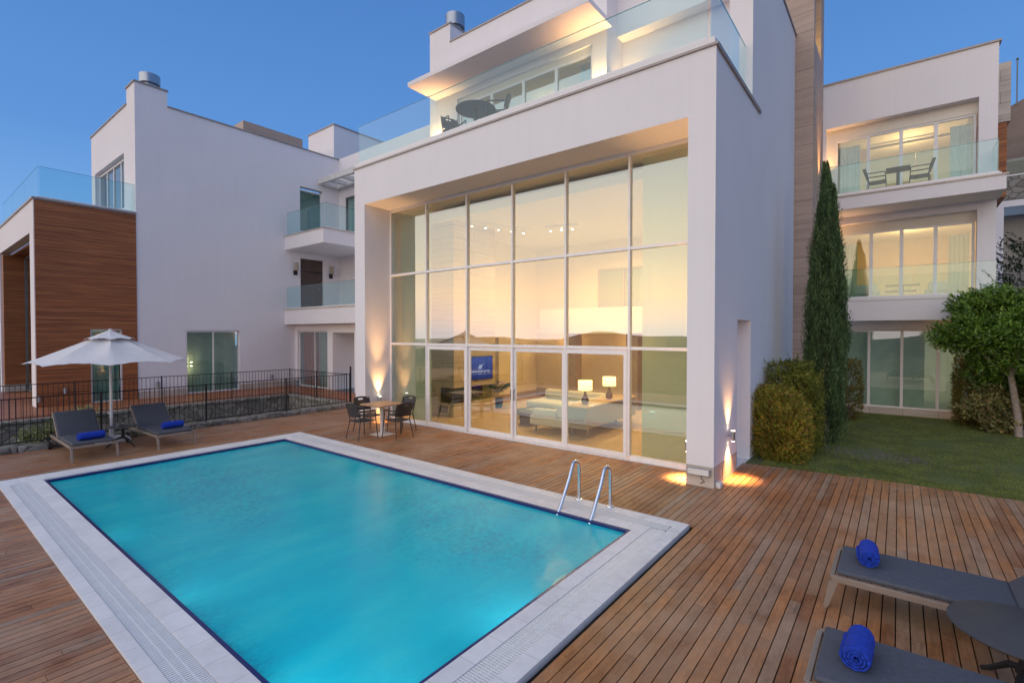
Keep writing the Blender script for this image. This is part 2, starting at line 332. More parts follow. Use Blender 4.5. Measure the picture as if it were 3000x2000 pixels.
leafmat('variegated_leaf', [(0.104, 0.143, 0.039), (0.286, 0.286, 0.117), (0.468, 0.416, 0.195), (0.182, 0.208, 0.065), (0.390, 0.234, 0.130)])
leafmat('conifer_leaf', [(0.039, 0.091, 0.065), (0.078, 0.156, 0.117), (0.117, 0.208, 0.156)]); leafmat('dark_leaf', [(.012, .025, .012), (.025, .045, .018), (.04, .06, .025)])
leafmat('palm_leaf', [(.02, .06, .02), (.05, .10, .035)]); leafmat('flower_leaf', [(.08, .14, .04), (.14, .2, .06), (.5, .48, .2), (.6, .6, .4)])
leafmat('blade_leaf', [(.13, .19, .045), (.19, .25, .06), (.27, .30, .08), (.38, .34, .13)], .8, .1)
simple('trunk_bark', (.22, .17, .14), .9, var=.3, nscale=14, bumps=.6); simple('pale_bark', (.36, .29, .25), .85, var=.25, nscale=14, bumps=.5)
simple('alu', (.86, .83, .83), .40, .05, var=.03); simple('alu_white', (.78, .76, .76), .4, 0, var=.02); simple('alu_dark', (.17, .17, .17), .4, .5, var=.05)
simple('cap_metal', (.36, .31, .29), .5, .3, var=.08); simple('chrome', (.72, .73, .75), .14, 1.0, var=.02); simple('zinc', (.36, .38, .42), .35, .9, var=.08)
simple('iron', (.018, .016, .018), .5, .3, var=.2); simple('plastic_brown', (.038, .028, .028), .5, var=.15, bumps=.1); simple('rubber', (.015, .015, .017), .7)
simple('taupe_metal', (.30, .24, .20), .45, .15, var=.05); simple('sling_fabric', (.075, .082, .105), .75, var=.12, nscale=30, bumps=.4)
simple('towel', (.008, .045, .42), .95, var=.25, nscale=40, bumps=1.0); simple('canvas', (.72, .69, .68), .9, var=.04, nscale=6, bumps=.15)
simple('dark_table', (.055, .055, .062), .55, var=.06); simple('table_wood', (.50, .28, .14), .45, var=.2, nscale=12); simple('white_metal', (.75, .72, .70), .45, var=.03)
simple('concrete_white', (.66, .64, .62), .8, var=.08); simple('sofa_fabric', (.70, .66, .58), .9, var=.05, nscale=20, bumps=.3); simple('lacquer', (.34, .31, .27), .35, var=.03)
simple('ceramic', (.20, .12, .10), .25, var=.2); simple('black_glass', (.015, .012, .012), .12); simple('dark_door', (.075, .045, .038), .5, var=.15, nscale=3)
simple('oak_floor', (.62, .44, .26), .4, var=.1, nscale=3); simple('skirting', (.33, .24, .17), .6); simple('drape', (.40, .33, .25), .9, var=.12, nscale=4); simple('drape_red', (.42, .17, .18), .9, var=.12, nscale=4)
simple('room_wall', (.74, .64, .48), .85, var=.03); simple('far_wall', (.22, .165, .14), .9, var=.15, nscale=2, bumps=.3); simple('hill', (.05, .05, .035), .95, var=.4, nscale=.08)
simple('far_hill', (.15, .15, .17), .95, var=.15, nscale=.02); simple('ground', (.13, .115, .09), .95, var=.3, nscale=.5); simple('sea', (.03, .05, .075), .35, var=.1, nscale=.02)  # far_hill has the bluish haze of distance put into its colour
simple('gravel_stone', (.16, .125, .12), .9, var=.3); simple('brown_panel', (.40, .33, .30), .7, var=.05)
emit('lamp_glow', (1.0, .70, .32), 9.0); emit('spot_glow', (1.0, .84, .6), 26); emit('screen_white', (.75, .75, 1.0), .9)
g = NG('shade_fabric'); e = g.n('ShaderNodeEmission'); e.inputs[0].default_value = (1, .74, .34, 1); e.inputs[1].default_value = 1.15
d = g.n('ShaderNodeBsdfTranslucent'); d.inputs[0].default_value = (.9, .8, .6, 1); a_ = g.n('ShaderNodeAddShader'); g.l(e.outputs[0], a_.inputs[0]); g.l(d.outputs[0], a_.inputs[1]); g.l(a_.outputs[0], g.o.inputs[0])
g = NG('screen'); gc = g.n('ShaderNodeNewGeometry'); sp = g.n('ShaderNodeSeparateXYZ'); g.l(gc.outputs['Position'], sp.inputs[0]); mrr = g.n('ShaderNodeMapRange'); mrr.inputs['From Min'].default_value = 1.0; mrr.inputs['From Max'].default_value = 1.75; g.l(sp.outputs[2], mrr.inputs[0])
c = g.ramp(mrr.outputs[0], [(0, (.015, .02, .13)), (1, (.045, .075, .33))]); e = g.n('ShaderNodeEmission'); g.l(c, e.inputs[0]); e.inputs[1].default_value = 1.0; g.l(e.outputs[0], g.o.inputs[0])
glass('window_glass', (.89, .945, .89), .24, .0, 1.0)
glass('window_glass_soft', (.90, .95, .92), .10, .0, 1.0)
glass('window_glass_dark', (.70, .82, .80), .05, .0, 1.2)
glass('balustrade_glass', (.85, .955, .96), .02, .0, .8, (.35, .6, .66), .03)
glass('glass_edge', (.25, .6, .6), .1, .0, 1.0, (.1, .3, .3), .4)
g = NG('sheer'); t1 = g.n('ShaderNodeBsdfTransparent'); t1.inputs[0].default_value = (.55, .68, .62, 1); df = g.n('ShaderNodeBsdfDiffuse'); df.inputs[0].default_value = (.66, .78, .70, 1); tl = g.n('ShaderNodeBsdfTranslucent'); tl.inputs[0].default_value = (.46, .60, .50, 1)
m1 = g.n('ShaderNodeMixShader'); m1.inputs[0].default_value = .5; g.l(df.outputs[0], m1.inputs[1]); g.l(tl.outputs[0], m1.inputs[2]); m2 = g.n('ShaderNodeMixShader'); m2.inputs[0].default_value = .78; g.l(t1.outputs[0], m2.inputs[1]); g.l(m1.outputs[0], m2.inputs[2]); g.l(m2.outputs[0], g.o.inputs[0])
simple('grey_curtain', (.36, .45, .48), .9, var=.1, nscale=4); simple('green_curtain', (.50, .62, .55), .9, var=.08, nscale=4)
# ================================================================ ground, sea, hills
GX0, GX1, GY0, GY1 = -11.6, -2.07, 1.08, 6.29     # outer edge of the pool coping
PX0, PX1, PY0, PY1 = -11.14, -2.61, 1.62, 5.67    # water
mb = MB()
for x0, x1, y0, y1 in ((-200, -14.45, -80, 260), (-14.45, 200, -80, -3), (-14.45, 200, 30, 260), (6.5, 200, -3, 30)): mb.add([(x0, y0, -2.2), (x1, y0, -2.2), (x1, y1, -2.2), (x0, y1, -2.2)], [(0, 1, 2, 3)])
struct('ground', mb, 'ground')
mb = MB(); mb.add([(-3000, -3000, -40), (3000, -3000, -40), (3000, -81, -40), (-3000, -81, -40)], [(0, 1, 2, 3)]); struct('sea', mb, 'sea')
def ridge(name, x0, x1, y, z0, hs, depth=120, n=60, seed=1, mat='hill'):
    rnd = random.Random(seed); mb = MB(); rows = []
    ph = [rnd.uniform(0, 6) for _ in range(4)]
    for d_, k in ((-depth / 2, 0), (-depth / 4, .6), (0, 1), (depth / 4, .6), (depth / 2, 0)):
        row = []
        for i in range(n + 1):
            u = i / n; h = hs(u) * (1 + .12 * math.sin(17 * u + ph[0]) + .07 * math.sin(41 * u + ph[1]))
            row.append((x0 + (x1 - x0) * u, y + d_ + rnd.uniform(-.04, .04) * depth, z0 + h * k))
        rows.append(row)
    mb.loft(rows, False, smooth=True); return struct(name, mb, mat)
ridge('hills', -900, 500, -900, -40, lambda u: 32 + 13 * math.exp(-((u - .30) / .05) ** 2) + 12 * math.exp(-((u - .7) / .08) ** 2), 300, 80, 3, 'far_hill')
ridge('hill', 8, 160, 110, -2.2, lambda u: 8 + 50 * u ** .55, 70, 40, 5)
# ================================================================ deck
def boards(mb, x0, x1, yfun, pitch=.096, wd=.087, top=0.0, th=.022, seed=1, holes=()):
    rnd = random.Random(seed); n = int((x1 - x0) / pitch)
    for i in range(n):
        xa = x0 + i * pitch; xb = xa + wd; ya, yb = yfun((xa + xb) / 2)
        segs = [(ya, yb)]
        for hx0, hx1, hy0, hy1 in holes:
            if xb > hx0 and xa < hx1:
                ns = []
                for a, b in segs:
                    if hy0 > a: ns.append((a, min(b, hy0)))
                    if hy1 < b: ns.append((max(a, hy1), b))
                segs = [q for q in ns if q[1] - q[0] > .03]
        for a, b in segs:
            y = a
            while y < b - .01:
                L = rnd.uniform(.7, 2.6); e = min(b, y + L)
                if b - e < .25: e = b
                t = top + rnd.uniform(-.0012, .0012)
                mb.box(xa, xb, y, e - (.003 if e < b else 0), t - th, t); y = e
def deck_y(x):
    if x < -14.2: return (-1.5, 9.5)
    if x < -11.83: return (-1.5, 9.58)
    if x < -2.7: return (-1.5, 8.80)
    if x < -2.27: return (-1.5, 8.03)
    return (-1.5, 10.02 + min(.23, max(0, (x + 2.2) * .12)))
mb = MB(); boards(mb, -14.2, 5.8, deck_y, holes=((GX0 - .006, GX1 + .006, GY0 - .006, GY1 + .006),)); struct('deck', mb, 'deck_wood')
mb = MB()
for a in ((-14.3, GX0, -1.5, 9.6), (GX1, 5.8, -1.5, 10.0), (GX0, GX1, -1.5, GY0), (GX0, GX1, GY1, 8.9)): mb.box(*a, -.30, -.045)
struct('deck_base', mb, 'dark_gap')
mb = MB(); mb.box(-14.43, -14.30, -3, 9.6, -2.2, -.05); struct('retaining_wall', mb, 'rubble_stone')
# low stone kerb along the deck edge
rnd = random.Random(4); mb = MB(); y = -1.4
while y < 9.55:
    L = rnd.uniform(.35, .75); h = rnd.uniform(.10, .135); mb.rbox(-14.55 + rnd.uniform(-.015, .015), -14.215 + rnd.uniform(-.02, .0), y, min(9.58, y + L - .012), -.04, h, .025); y += L
o = mb.build('stone_kerb', 'rubble_stone'); o['kind'] = 'structure'
# ================================================================ pool
mb = MB(); D = -1.45
mb.box(PX0 - .1, PX1 + .1, PY0 - .1, PY1 + .1, D - .1, D)
mb.box(PX0 - .1, PX0, PY0 - .1, PY1 + .1, D, -.055); mb.box(PX1, PX1 + .1, PY0 - .1, PY1 + .1, D, -.055)
mb.box(PX0, PX1, PY0 - .1, PY0, D, -.055); mb.box(PX0, PX1, PY1, PY1 + .1, D, -.055)
struct('pool_basin', mb, 'pool_tile')
mb = MB(); e = .012
mb.box(PX0 - .1, PX0 + e, PY0 - .1, PY1 + .1, -.053, .004); mb.box(PX1 - e, PX1 + .1, PY0 - .1, PY1 + .1, -.053, .004)
mb.box(PX0 + e, PX1 - e, PY0 - .1, PY0 + e, -.053, .004); mb.box(PX0 + e, PX1 - e, PY1 - e, PY1 + .1, -.053, .004)
struct('pool_waterline_tiles', mb, 'blue_tile')
mb = MB(); mb.add([(PX0, PY0, -.035), (PX1, PY0, -.035), (PX1, PY1, -.035), (PX0, PY1, -.035)], [(0, 1, 2, 3)]); struct('pool_water', mb, 'pool_water')
# coping slabs in bands either side of the overflow grate
GB = {'near': (1.19, 1.40), 'right': (-2.42, -2.22), 'far': (5.90, 6.10)}
T_ = .022; mb = MB(); bl = .035
mb.box(GX0, PX0 - bl, GY0, GY1, -.15, T_)                                     # far-left band
mb.box(PX0 - bl, PX1 + bl, PY1 + bl, 5.90, -.15, T_); mb.box(PX0 - bl, GX1, 6.10, GY1, -.15, T_)
mb.box(PX0 - bl, PX1 + bl, 1.40, PY0 - bl, -.15, T_); mb.box(PX0 - bl, GX1, GY0, 1.19, -.15, T_)
mb.box(PX1 + bl, -2.42, 1.40, 5.90, -.15, T_); mb.box(-2.22, GX1, 1.19, 6.10, -.15, T_)
# near-left corner piece keeps the ring closed
struct('pool_coping', mb, 'coping_stone')
mb = MB(); zt = T_ - .004
y = GY0 + .12
def slats(x0, x1, y0, y1, along):
    p = .027; w = .017
    if along == 'x':
        n = int((x1 - x0) / p)
        for i in range(n): mb.box(x0 + i * p, x0 + i * p + w, y0 + .004, y1 - .004, zt - .014, zt)
    else:
        n = int((y1 - y0) / p)
        for i in range(n): mb.box(x0 + .004, x1 - .004, y0 + i * p, y0 + i * p + w, zt - .014, zt)
slats(PX0 - bl, -2.225, 1.19, 1.40, 'x'); slats(-2.42, -2.22, 1.41, 5.895, 'y'); slats(PX0 - bl, -2.225, 5.90, 6.10, 'x')
for q in (.35, .65):
    mb.box(PX0 - bl, -2.225, 1.19 + .21 * q - .005, 1.19 + .21 * q + .005, zt - .02, zt - .001); mb.box(-2.42 + .2 * q - .005, -2.42 + .2 * q + .005, 1.41, 5.89, zt - .02, zt - .001); mb.box(PX0 - bl, -2.225, 5.90 + .2 * q - .005, 5.90 + .2 * q + .005, zt - .02, zt - .001)
o = mb.build('overflow_grate', 'grate_plastic'); tag(o, 'white ribbed plastic overflow grate running round the pool edge', 'grate')
mb = MB(); mb.box(PX0 - bl, -2.22, 1.19, 1.40, -.14, -.09); mb.box(-2.42, -2.22, 1.40, 5.90, -.14, -.09); mb.box(PX0 - bl, -2.22, 5.90, 6.10, -.14, -.09); struct('overflow_channel', mb, 'alu_dark')
# underwater pool lamps in the wall nearest the camera, and their light
def pool_lamp(x, y, nx, ny, en, lab):
    z_ = -1.15; t = thing('pool_lamp', lab, 'pool lamp', (x, y, z_), 0, 'underwater lamps')
    a = math.atan2(ny, nx); M = Matrix.Rotation(a, 3, 'Z')
    def disc(r, d0, d1):
        m = MB(); rings = [[(Vector((x, y, z_)) + M @ Vector((dd, r * math.cos(q * math.pi / 10), r * math.sin(q * math.pi / 10)))) for q in range(20)] for dd in (d0, d1)]; m.loft(rings, True, caps=True); return m
    part(disc(.13, 0, .02), 'rim', 'chrome', t); part(disc(.10, .021, .03), 'lens', 'spot_glow', t)
    light('pool_light', 'SPOT', (x + nx * .06, y + ny * .06, z_), en * 5, (.55, .88, 1.0), t, spot_size=R(105), spot_blend=1.0, shadow_soft_size=.11, rot=Vector((-nx, -ny, .10)).to_track_quat('Z', 'Y').to_euler())
pool_lamp(-4.2, PY0, 0, 1, 11, 'round underwater pool lamp in the near wall toward the ladder end')
pool_lamp(-6.6, PY0, 0, 1, 4, 'round underwater pool lamp in the middle of the near wall')
pool_lamp(-8.9, PY0, 0, 1, 1.5, 'round underwater pool lamp in the near wall toward the fence end')
pool_lamp(PX1, 2.7, -1, 0, 20, 'added unseen underwater lamp in the end wall nearest the loungers')  # end-wall pair added out of sight to brighten the middle of the water
pool_lamp(PX1, 4.3, -1, 0, 24, 'added unseen underwater lamp in the end wall below the ladder corner')
# ================================================================ building helpers
def pbox(mb, plane, c0, c1, a0, a1, z0, z1):
    """box on a wall plane: 'y' -> spans x a0..a1 at y c0..c1 ; 'x' -> spans y a0..a1 at x c0..c1"""
    c0, c1 = min(c0, c1), max(c0, c1)
    if plane == 'y': mb.box(a0, a1, c0, c1, z0, z1)
    else: mb.box(c0, c1, a0, a1, z0, z1)
def window(parent, plane, c, a0, a1, z0, z1, splits=(), fmat='alu', fw=.05, dp=.07, gmat='window_glass', name='window', sgn=1, double=False):
    """frame with a mullion at each split and one pane per light; c = outer face, sgn = direction into the building"""
    fb = MB(); ci = c + sgn * dp
    pbox(fb, plane, c, ci, a0, a1, z1 - fw, z1); pbox(fb, plane, c, ci, a0, a1, z0, z0 + fw)
    edges = [a0] + list(splits) + [a1]
    pbox(fb, plane, c, ci, a0, a0 + fw, z0 + fw, z1 - fw); pbox(fb, plane, c, ci, a1 - fw, a1, z0 + fw, z1 - fw)
    w2 = fw * (1.5 if double else .9)
    for s_ in splits: pbox(fb, plane, c, ci, s_ - w2 / 2, s_ + w2 / 2, z0 + fw, z1 - fw)
    fr = part(fb, name, fmat, parent, bevel=.004)
    for i in range(len(edges) - 1):
        l0 = edges[i] + (fw if i == 0 else w2 / 2); l1 = edges[i + 1] - (fw if i == len(edges) - 2 else w2 / 2)
        pb = MB(); pbox(pb, plane, c + sgn * dp * .45, c + sgn * (dp * .45 + .012), l0, l1, z0 + fw, z1 - fw); part(pb, 'pane', gmat, fr)
    return fr
def glassrail(parent, plane, c, a0, a1, z0, z1, n=1, th=.018, name='glass_balustrade'):
    fr = None; L = (a1 - a0) / n
    shoe = MB(); pbox(shoe, plane, c - .03, c + .03, a0, a1, z0 - .05, z0); fr = part(shoe, name, 'alu_white', parent)
    for i in range(n):
        g0, g1 = a0 + i * L + .006, a0 + (i + 1) * L - .006
        pb = MB(); pbox(pb, plane, c - th / 2, c + th / 2, g0, g1, z0, z1 - .008); part(pb, 'pane', 'balustrade_glass', fr)
        eb = MB(); pbox(eb, plane, c - th / 2, c + th / 2, g0, g1, z1 - .008, z1); part(eb, 'pane_edge', 'glass_edge', fr)
    return fr
def drape(mb, plane, c, a0, a1, z0, z1, fold=.06, amp=.025):
    n = max(4, int((a1 - a0) / fold * 4)); rings = []
    for z in (z0, (z0 + z1) / 2, z1):
        rings.append([((a0 + (a1 - a0) * i / n), c + amp * math.sin(2 * math.pi * (a0 + (a1 - a0) * i / n) / fold) * (1 + .3 * math.sin(3 * i / n * 6)), z) for i in range(n + 1)])
    if plane == 'x': rings = [[(y, x, z) for x, y, z in r_] for r_ in rings]
    return mb.loft(rings, False)
def capstrip(parent, plane, c0, c1, a0, a1, z, t=.045, name='parapet_cap'):
    m = MB(); pbox(m, plane, c0, c1, a0, a1, z, z + t); return part(m, name, 'cap_metal', parent)
# ================================================================ main villa
V = thing('villa', 'large white poolside villa with a tall lit glass front and roof terrace', 'villa', (-7, 8.03, 0))
XL, XR = -11.83, -2.27
mb = MB()
mb.box(-2.70, XR, 8.03, 9.42, .33, 5.93)                 # right pier
mb.box(-2.62, -2.60, 9.42, 10.42, 0, 2.70); mb.box(-2.70, XR - .01, 8.04, 10.42, -.3, -.002)               # back of the slot
mb.box(-2.70, XR, 9.42, 10.42, 2.70, 5.93)
mb.box(-2.70, XR, 10.42, 15.28, 0, 10.47)                # side wall

mb.box(XL, -11.38, 8.03, 9.0, .33, 5.93)                 # left pier
mb.box(XL, -11.33, 9.0, 17.0, 0, 5.93)
mb.box(XL, XR + 0.0, 8.03, 10.42, 5.93, 6.93)            # lintel block and terrace slab
mb.box(XL, -2.70, 10.42, 17.0, 5.93, 6.93)
mb.box(XL, -2.70, 16.0, 16.2, 0, 5.93)
part(mb, 'wall', 'stucco', V)
# upper storey
mb = MB(); ya, yb = 10.95, 11.2; x0, x1 = -11.97, -5.67
wx0, wx1, wz0, wz1 = -10.75, -6.07, 6.99, 9.65
mb.box(x0, wx0, ya, yb, 6.93, 11.48); mb.box(wx1, x1, ya, yb, 6.93, 11.48); mb.box(wx0, wx1, ya, yb, wz1, 11.48)
mb.box(x0, x0 + .25, yb, 15.2, 6.93, 11.48); mb.box(-5.92, x1, yb, 11.85, 6.93, 11.48)
mb.box(-5.92, -2.74, 11.85, 12.1, 6.93, 11.48)           # recessed bay wall
mb.box(-2.74, -2.70, 10.95, 15.28, 6.93, 10.47)
mb.box(x0 + .25, x1, yb, 15.2, 11.0, 11.2)               # roof
mb.box(x0, -11.05, ya, 11.9, 11.48, 12.06)               # chimney
part(mb, 'upper_wall', 'stucco', V)
mb = MB(); mb.box(x1, -2.74, 11.52, 11.85, 9.93, 10.9); part(mb, 'beam', 'stucco', V)
mb = MB(); mb.box(-11.7, -5.53, 9.8, 10.95, 9.86, 9.99); part(mb, 'canopy', 'stucco', V, bevel=.006)
capstrip(V, 'y', 10.92, 11.23, -11.05, -5.64, 11.48); capstrip(V, 'y', 10.92, 11.93, -12.0, -11.02, 12.06)
capstrip(V, 'x', -2.76, -2.24, 10.93, 15.3, 10.47, .05)
capstrip(V, 'y', 8.0, 8.06, XL - .03, XR + .03, 6.93, .04); capstrip(V, 'x', XR - .03, XR + .035, 8.06, 11.05, 6.91, .07)
mb = MB(); mb.box(XL, XR - .03, 8.06, 8.36, 6.931, 7.09); mb.box(-2.60, XR - .03, 8.36, 10.95, 6.931, 7.05); part(mb, 'terrace_upstand', 'alu_white', V)
mb = MB(); mb.box(XL, -2.60, 8.36, 10.94, 6.932, 6.99); part(mb, 'terrace_floor', 'coping_stone', V)
for b_ in ((-2.70, XR + .006, 8.024, 9.42, 0, .33), (XL - .006, -11.374, 8.024, 9.0, 0, .33)): mb = MB(); mb.box(*b_); part(mb, 'plinth', 'travertine_light', V)
# flue on the chimney
mb = MB(); mb.lathe([(.24, 0), (.24, .10), (.31, .12), (.31, .50), (.28, .50)], 28, (-11.3, 11.42, 12.1)); part(mb, 'flue', 'zinc', V)
# travertine tower
mb = MB(); mb.box(-3.2, -1.84, 15.3, 15.55, 0, 14.5); mb.box(-3.2, -1.84, 15.55, 17.4, 0, 10.3); mb.box(-3.2, -2.35, 15.55, 17.4, 10.3, 14.5); mb.box(-2.35, -1.84, 16.75, 17.4, 10.3, 14.5)
part(mb, 'stone_tower', 'travertine', V)
# upper window, room behind
window(V, 'y', 11.02, -10.72, -6.09, 6.99, 9.48, (-9.42, -8.26, -7.18), 'alu', .06, .08, 'window_glass', double=True)
mb = MB(); mb.box(-10.75, -6.07, 11.02, 11.12, 9.48, 9.65); part(mb, 'window_header', 'stucco_cream', V)
mb = MB(); mb.box(-11.7, -5.95, 11.2, 14.8, 6.94, 6.97); part(mb, 'upper_floor', 'oak_floor', V)
mb = MB(); mb.box(-11.7, -5.93, 14.6, 14.7, 6.97, 9.7); mb.box(-11.7, -5.93, 11.2, 14.6, 9.7, 9.72); mb.box(-5.95, -5.93, 11.2, 14.6, 6.97, 9.7); part(mb, 'upper_room_lining', 'room_wall', V)
mb = MB(); drape(mb, 'y', 11.32, -6.6, -6.0, 6.99, 9.45, .09, .03); part(mb, 'curtain', 'grey_curtain', V); mb = MB(); drape(mb, 'y', 11.32, -11.0, -10.6, 6.99, 9.45, .09, .03); part(mb, 'curtain', 'grey_curtain', V)
glassrail(V, 'y', 8.13, -11.75, -2.43, 7.14, 8.13, 3); glassrail(V, 'x', -2.40, 8.16, 10.88, 7.10, 8.03, 1)
# big glass front
wv_ = 0; yW = 8.87; MX = (-9.87, -8.40, -6.97, -5.54, -4.10)
F = MB(); wv = .046
F.box(-11.38, -2.70, yW, yW + .1, 5.86, 5.93); F.box(-11.38, -11.33, yW, yW + .1, .06, 5.86); F.box(-2.75, -2.70, yW, yW + .1, .06, 5.86)
for x in MX: F.box(x - wv / 2, x + wv / 2, yW - .01, yW + .1, .06, 5.86)
ex = (-11.33,) + MX + (-2.75,)
for i in range(6):
    a, b = ex[i] + (wv / 2 if i else 0), ex[i + 1] - (wv / 2 if i < 5 else 0)
    F.box(a, b, yW, yW + .1, 4.055, 4.115)
    F.box(a, b, yW, yW + .1, 2.13, 2.19)
    if i in (0, 5): F.box(a, b, yW, yW + .1, .02, .09)
F.box(-11.38, -2.70, yW - .03, yW + .14, -.02, .02)
FR = part(F, 'glass_front', 'alu', V, bevel=.004)
for i in range(6):
    a, b = ex[i] + (wv / 2 if i else 0), ex[i + 1] - (wv / 2 if i < 5 else 0)
    for z0, z1 in ((4.115, 5.86), (2.19, 4.055)) + (((.09, 2.13),) if i in (0, 5) else ()):
        p = MB(); p.box(a, b, yW + .045, yW + .06, z0, z1); part(p, 'pane', 'window_glass', FR)
dx = (-9.84, -8.40, -6.97, -5.57, -4.13)
for i in range(4):
    a, b = dx[i] + .008, dx[i + 1] - .008; y0 = yW + (.0 if i in (0, 3) else .045); w = .075
    m = MB(); m.box(a, a + w, y0, y0 + .04, .03, 2.12); m.box(b - w, b, y0, y0 + .04, .03, 2.12); m.box(a + w, b - w, y0, y0 + .04, 2.03, 2.12); m.box(a + w, b - w, y0, y0 + .04, .03, .12)
    dd = part(m, 'sliding_door', 'alu', V, bevel=.004); p = MB(); p.box(a + w, b - w, y0 + .014, y0 + .026, .12, 2.03); part(p, 'pane', 'window_glass', dd)
    if i in (1, 2):
        h = MB(); hx = b - w / 2 if i == 1 else a + w / 2; h.tube([(hx, y0 - .005, .92), (hx, y0 - .04, .94), (hx, y0 - .04, 1.14), (hx, y0 - .005, 1.16)], .009, 6); part(h, 'handle', 'alu_dark', dd)
# sheer blinds behind the end bays, with a gap at the edge
for a, b in ((-11.20, -9.93), (-3.93, -2.78)):
    m = MB(); drape(m, 'y', 9.12, a, b, .06, 5.85, .32, .012); part(m, 'sheer_blind', 'sheer', V)
# interior shell
m = MB(); m.box(-11.33, -2.70, 8.98, 16.0, -.02, .012); part(m, 'interior_floor', 'oak_floor', V)
m = MB(); m.box(-11.33, -11.31, 9.0, 16.0, .10, 5.75); m.box(-2.72, -2.702, 9.43, 16.0, .012, 5.75); m.box(-11.31, -2.72, 15.97, 15.99, .10, 2.45); m.box(-11.31, -2.72, 15.97, 15.99, 2.6, 5.75); part(m, 'interior_wall', 'room_wall', V)
m = MB(); m.box(-11.33, -2.70, 9.75, 16.0, 5.75, 5.79); m.box(-11.33, -2.70, 9.55, 9.75, 5.58, 5.79); part(m, 'ceiling', 'ceiling_paint', V)
m = MB(); m.box(-11.31, -11.29, 12.1, 15.97, .012, .22); m.box(-11.29, -2.72, 15.95, 15.97, .012, .3); part(m, 'skirting', 'skirting', V)
m = MB(); m.box(-10.2, -2.72, 14.7, 15.97, 2.45, 2.60); m.box(-10.2, -2.72, 14.62, 14.7, 2.45, 3.30); part(m, 'mezzanine', 'ceiling_paint', V)
for b_ in ((-9.2, -8.75), (-6.9, -6.5)): m = MB(); m.box(b_[0], b_[1], 14.72, 15.1, .012, 2.45); part(m, 'inner_column', 'skirting', V)
window(V, 'y', 15.90, -8.55, -6.6, 2.62, 4.75, (-7.55,), 'skirting', .05, .04, 'window_glass_dark', name='inner_window')
# fireplace breast
m = MB(); m.box(-11.29, -10.14, 10.17, 12.04, .85, 5.75); m.box(-11.29, -10.14, 10.17, 12.04, .02, .39); m.box(-11.29, -10.75, 10.2, 12.0, .39, .85); FP = part(m, 'fireplace', 'fireplace_stone', V, bevel=.004)
m = MB(); m.box(-10.745, -10.18, 10.42, 11.0, .395, .44); m.box(-10.75, -10.6, 10.25, 11.95, .44, .84); part(m, 'firebox', 'black_glass', FP)
m = MB(); m.box(-10.75, -10.2, 10.24, 10.25, .395, .845); m.box(-10.21, -10.2, 10.25, 11.95, .395, .845); part(m, 'firebox_glass', 'window_glass_dark', FP)
m = MB(); m.box(-10.8, -10.4, 10.155, 10.17, .10, .3); part(m, 'vent_grille', 'alu_dark', FP)
m = MB(); drape(m, 'x', -11.2, 12.3, 13.5, .05, 2.3, .12, .03); part(m, 'curtain', 'drape', V)
# ceiling spots on tracks
def track(x0, y0, x1, y1, n, lab):
    t = thing('track_light', lab, 'track light', ((x0 + x1) / 2, (y0 + y1) / 2, 5.75), 0, 'ceiling spot tracks')
    m = MB(); d = Vector((x1 - x0, y1 - y0, 0)); nrm = Vector((-d.y, d.x, 0)).normalized() * .02
    a, b = Vector((x0, y0, 5.70)), Vector((x1, y1, 5.70)); m.loft([[a - nrm, a + nrm, a + nrm + Vector((0, 0, .045)), a - nrm + Vector((0, 0, .045))], [b - nrm, b + nrm, b + nrm + Vector((0, 0, .045)), b - nrm + Vector((0, 0, .045))]], True, True, False); part(m, 'rail', 'alu_white', t)
    for i in range(n):
        p = a.lerp(b, (i + .5) / n); m = MB(); m.lathe([(.035, 0), (.035, .1), (.01, .12)], 12, (p.x, p.y, 5.58)); h = part(m, 'spot_head', 'alu_white', t)
        m = MB(); m.lathe([(.028, 0), (.028, .004)], 12, (p.x, p.y, 5.574)); part(m, 'bulb', 'spot_glow', h)
track(-9.9, 10.4, -9.2, 12.6, 5, 'white ceiling spot track beside the fireplace in the tall living room'); track(-8.6, 12.6, -7.6, 12.9, 3, 'short white ceiling spot track at the middle of the living room')
# interior light
for x, y, e_ in ((-8.0, 12.7, 150), (-5.0, 11.6, 150), (-7.2, 14.2, 110)):
    light('ceiling_light', 'SPOT', (x, y, 5.6), e_ * 3.2, WARM2, V, spot_size=R(168), spot_blend=1.0, shadow_soft_size=.25)
light('mezzanine_light', 'POINT', (-6.8, 15.3, 2.2), 25, WARM, V, shadow_soft_size=.1); light('mezzanine_light', 'POINT', (-9.8, 15.3, 2.2), 16, WARM, V, shadow_soft_size=.1)
light('upper_room_light', 'POINT', (-8.5, 13.0, 9.4), 26, WARM2, V, shadow_soft_size=.3)
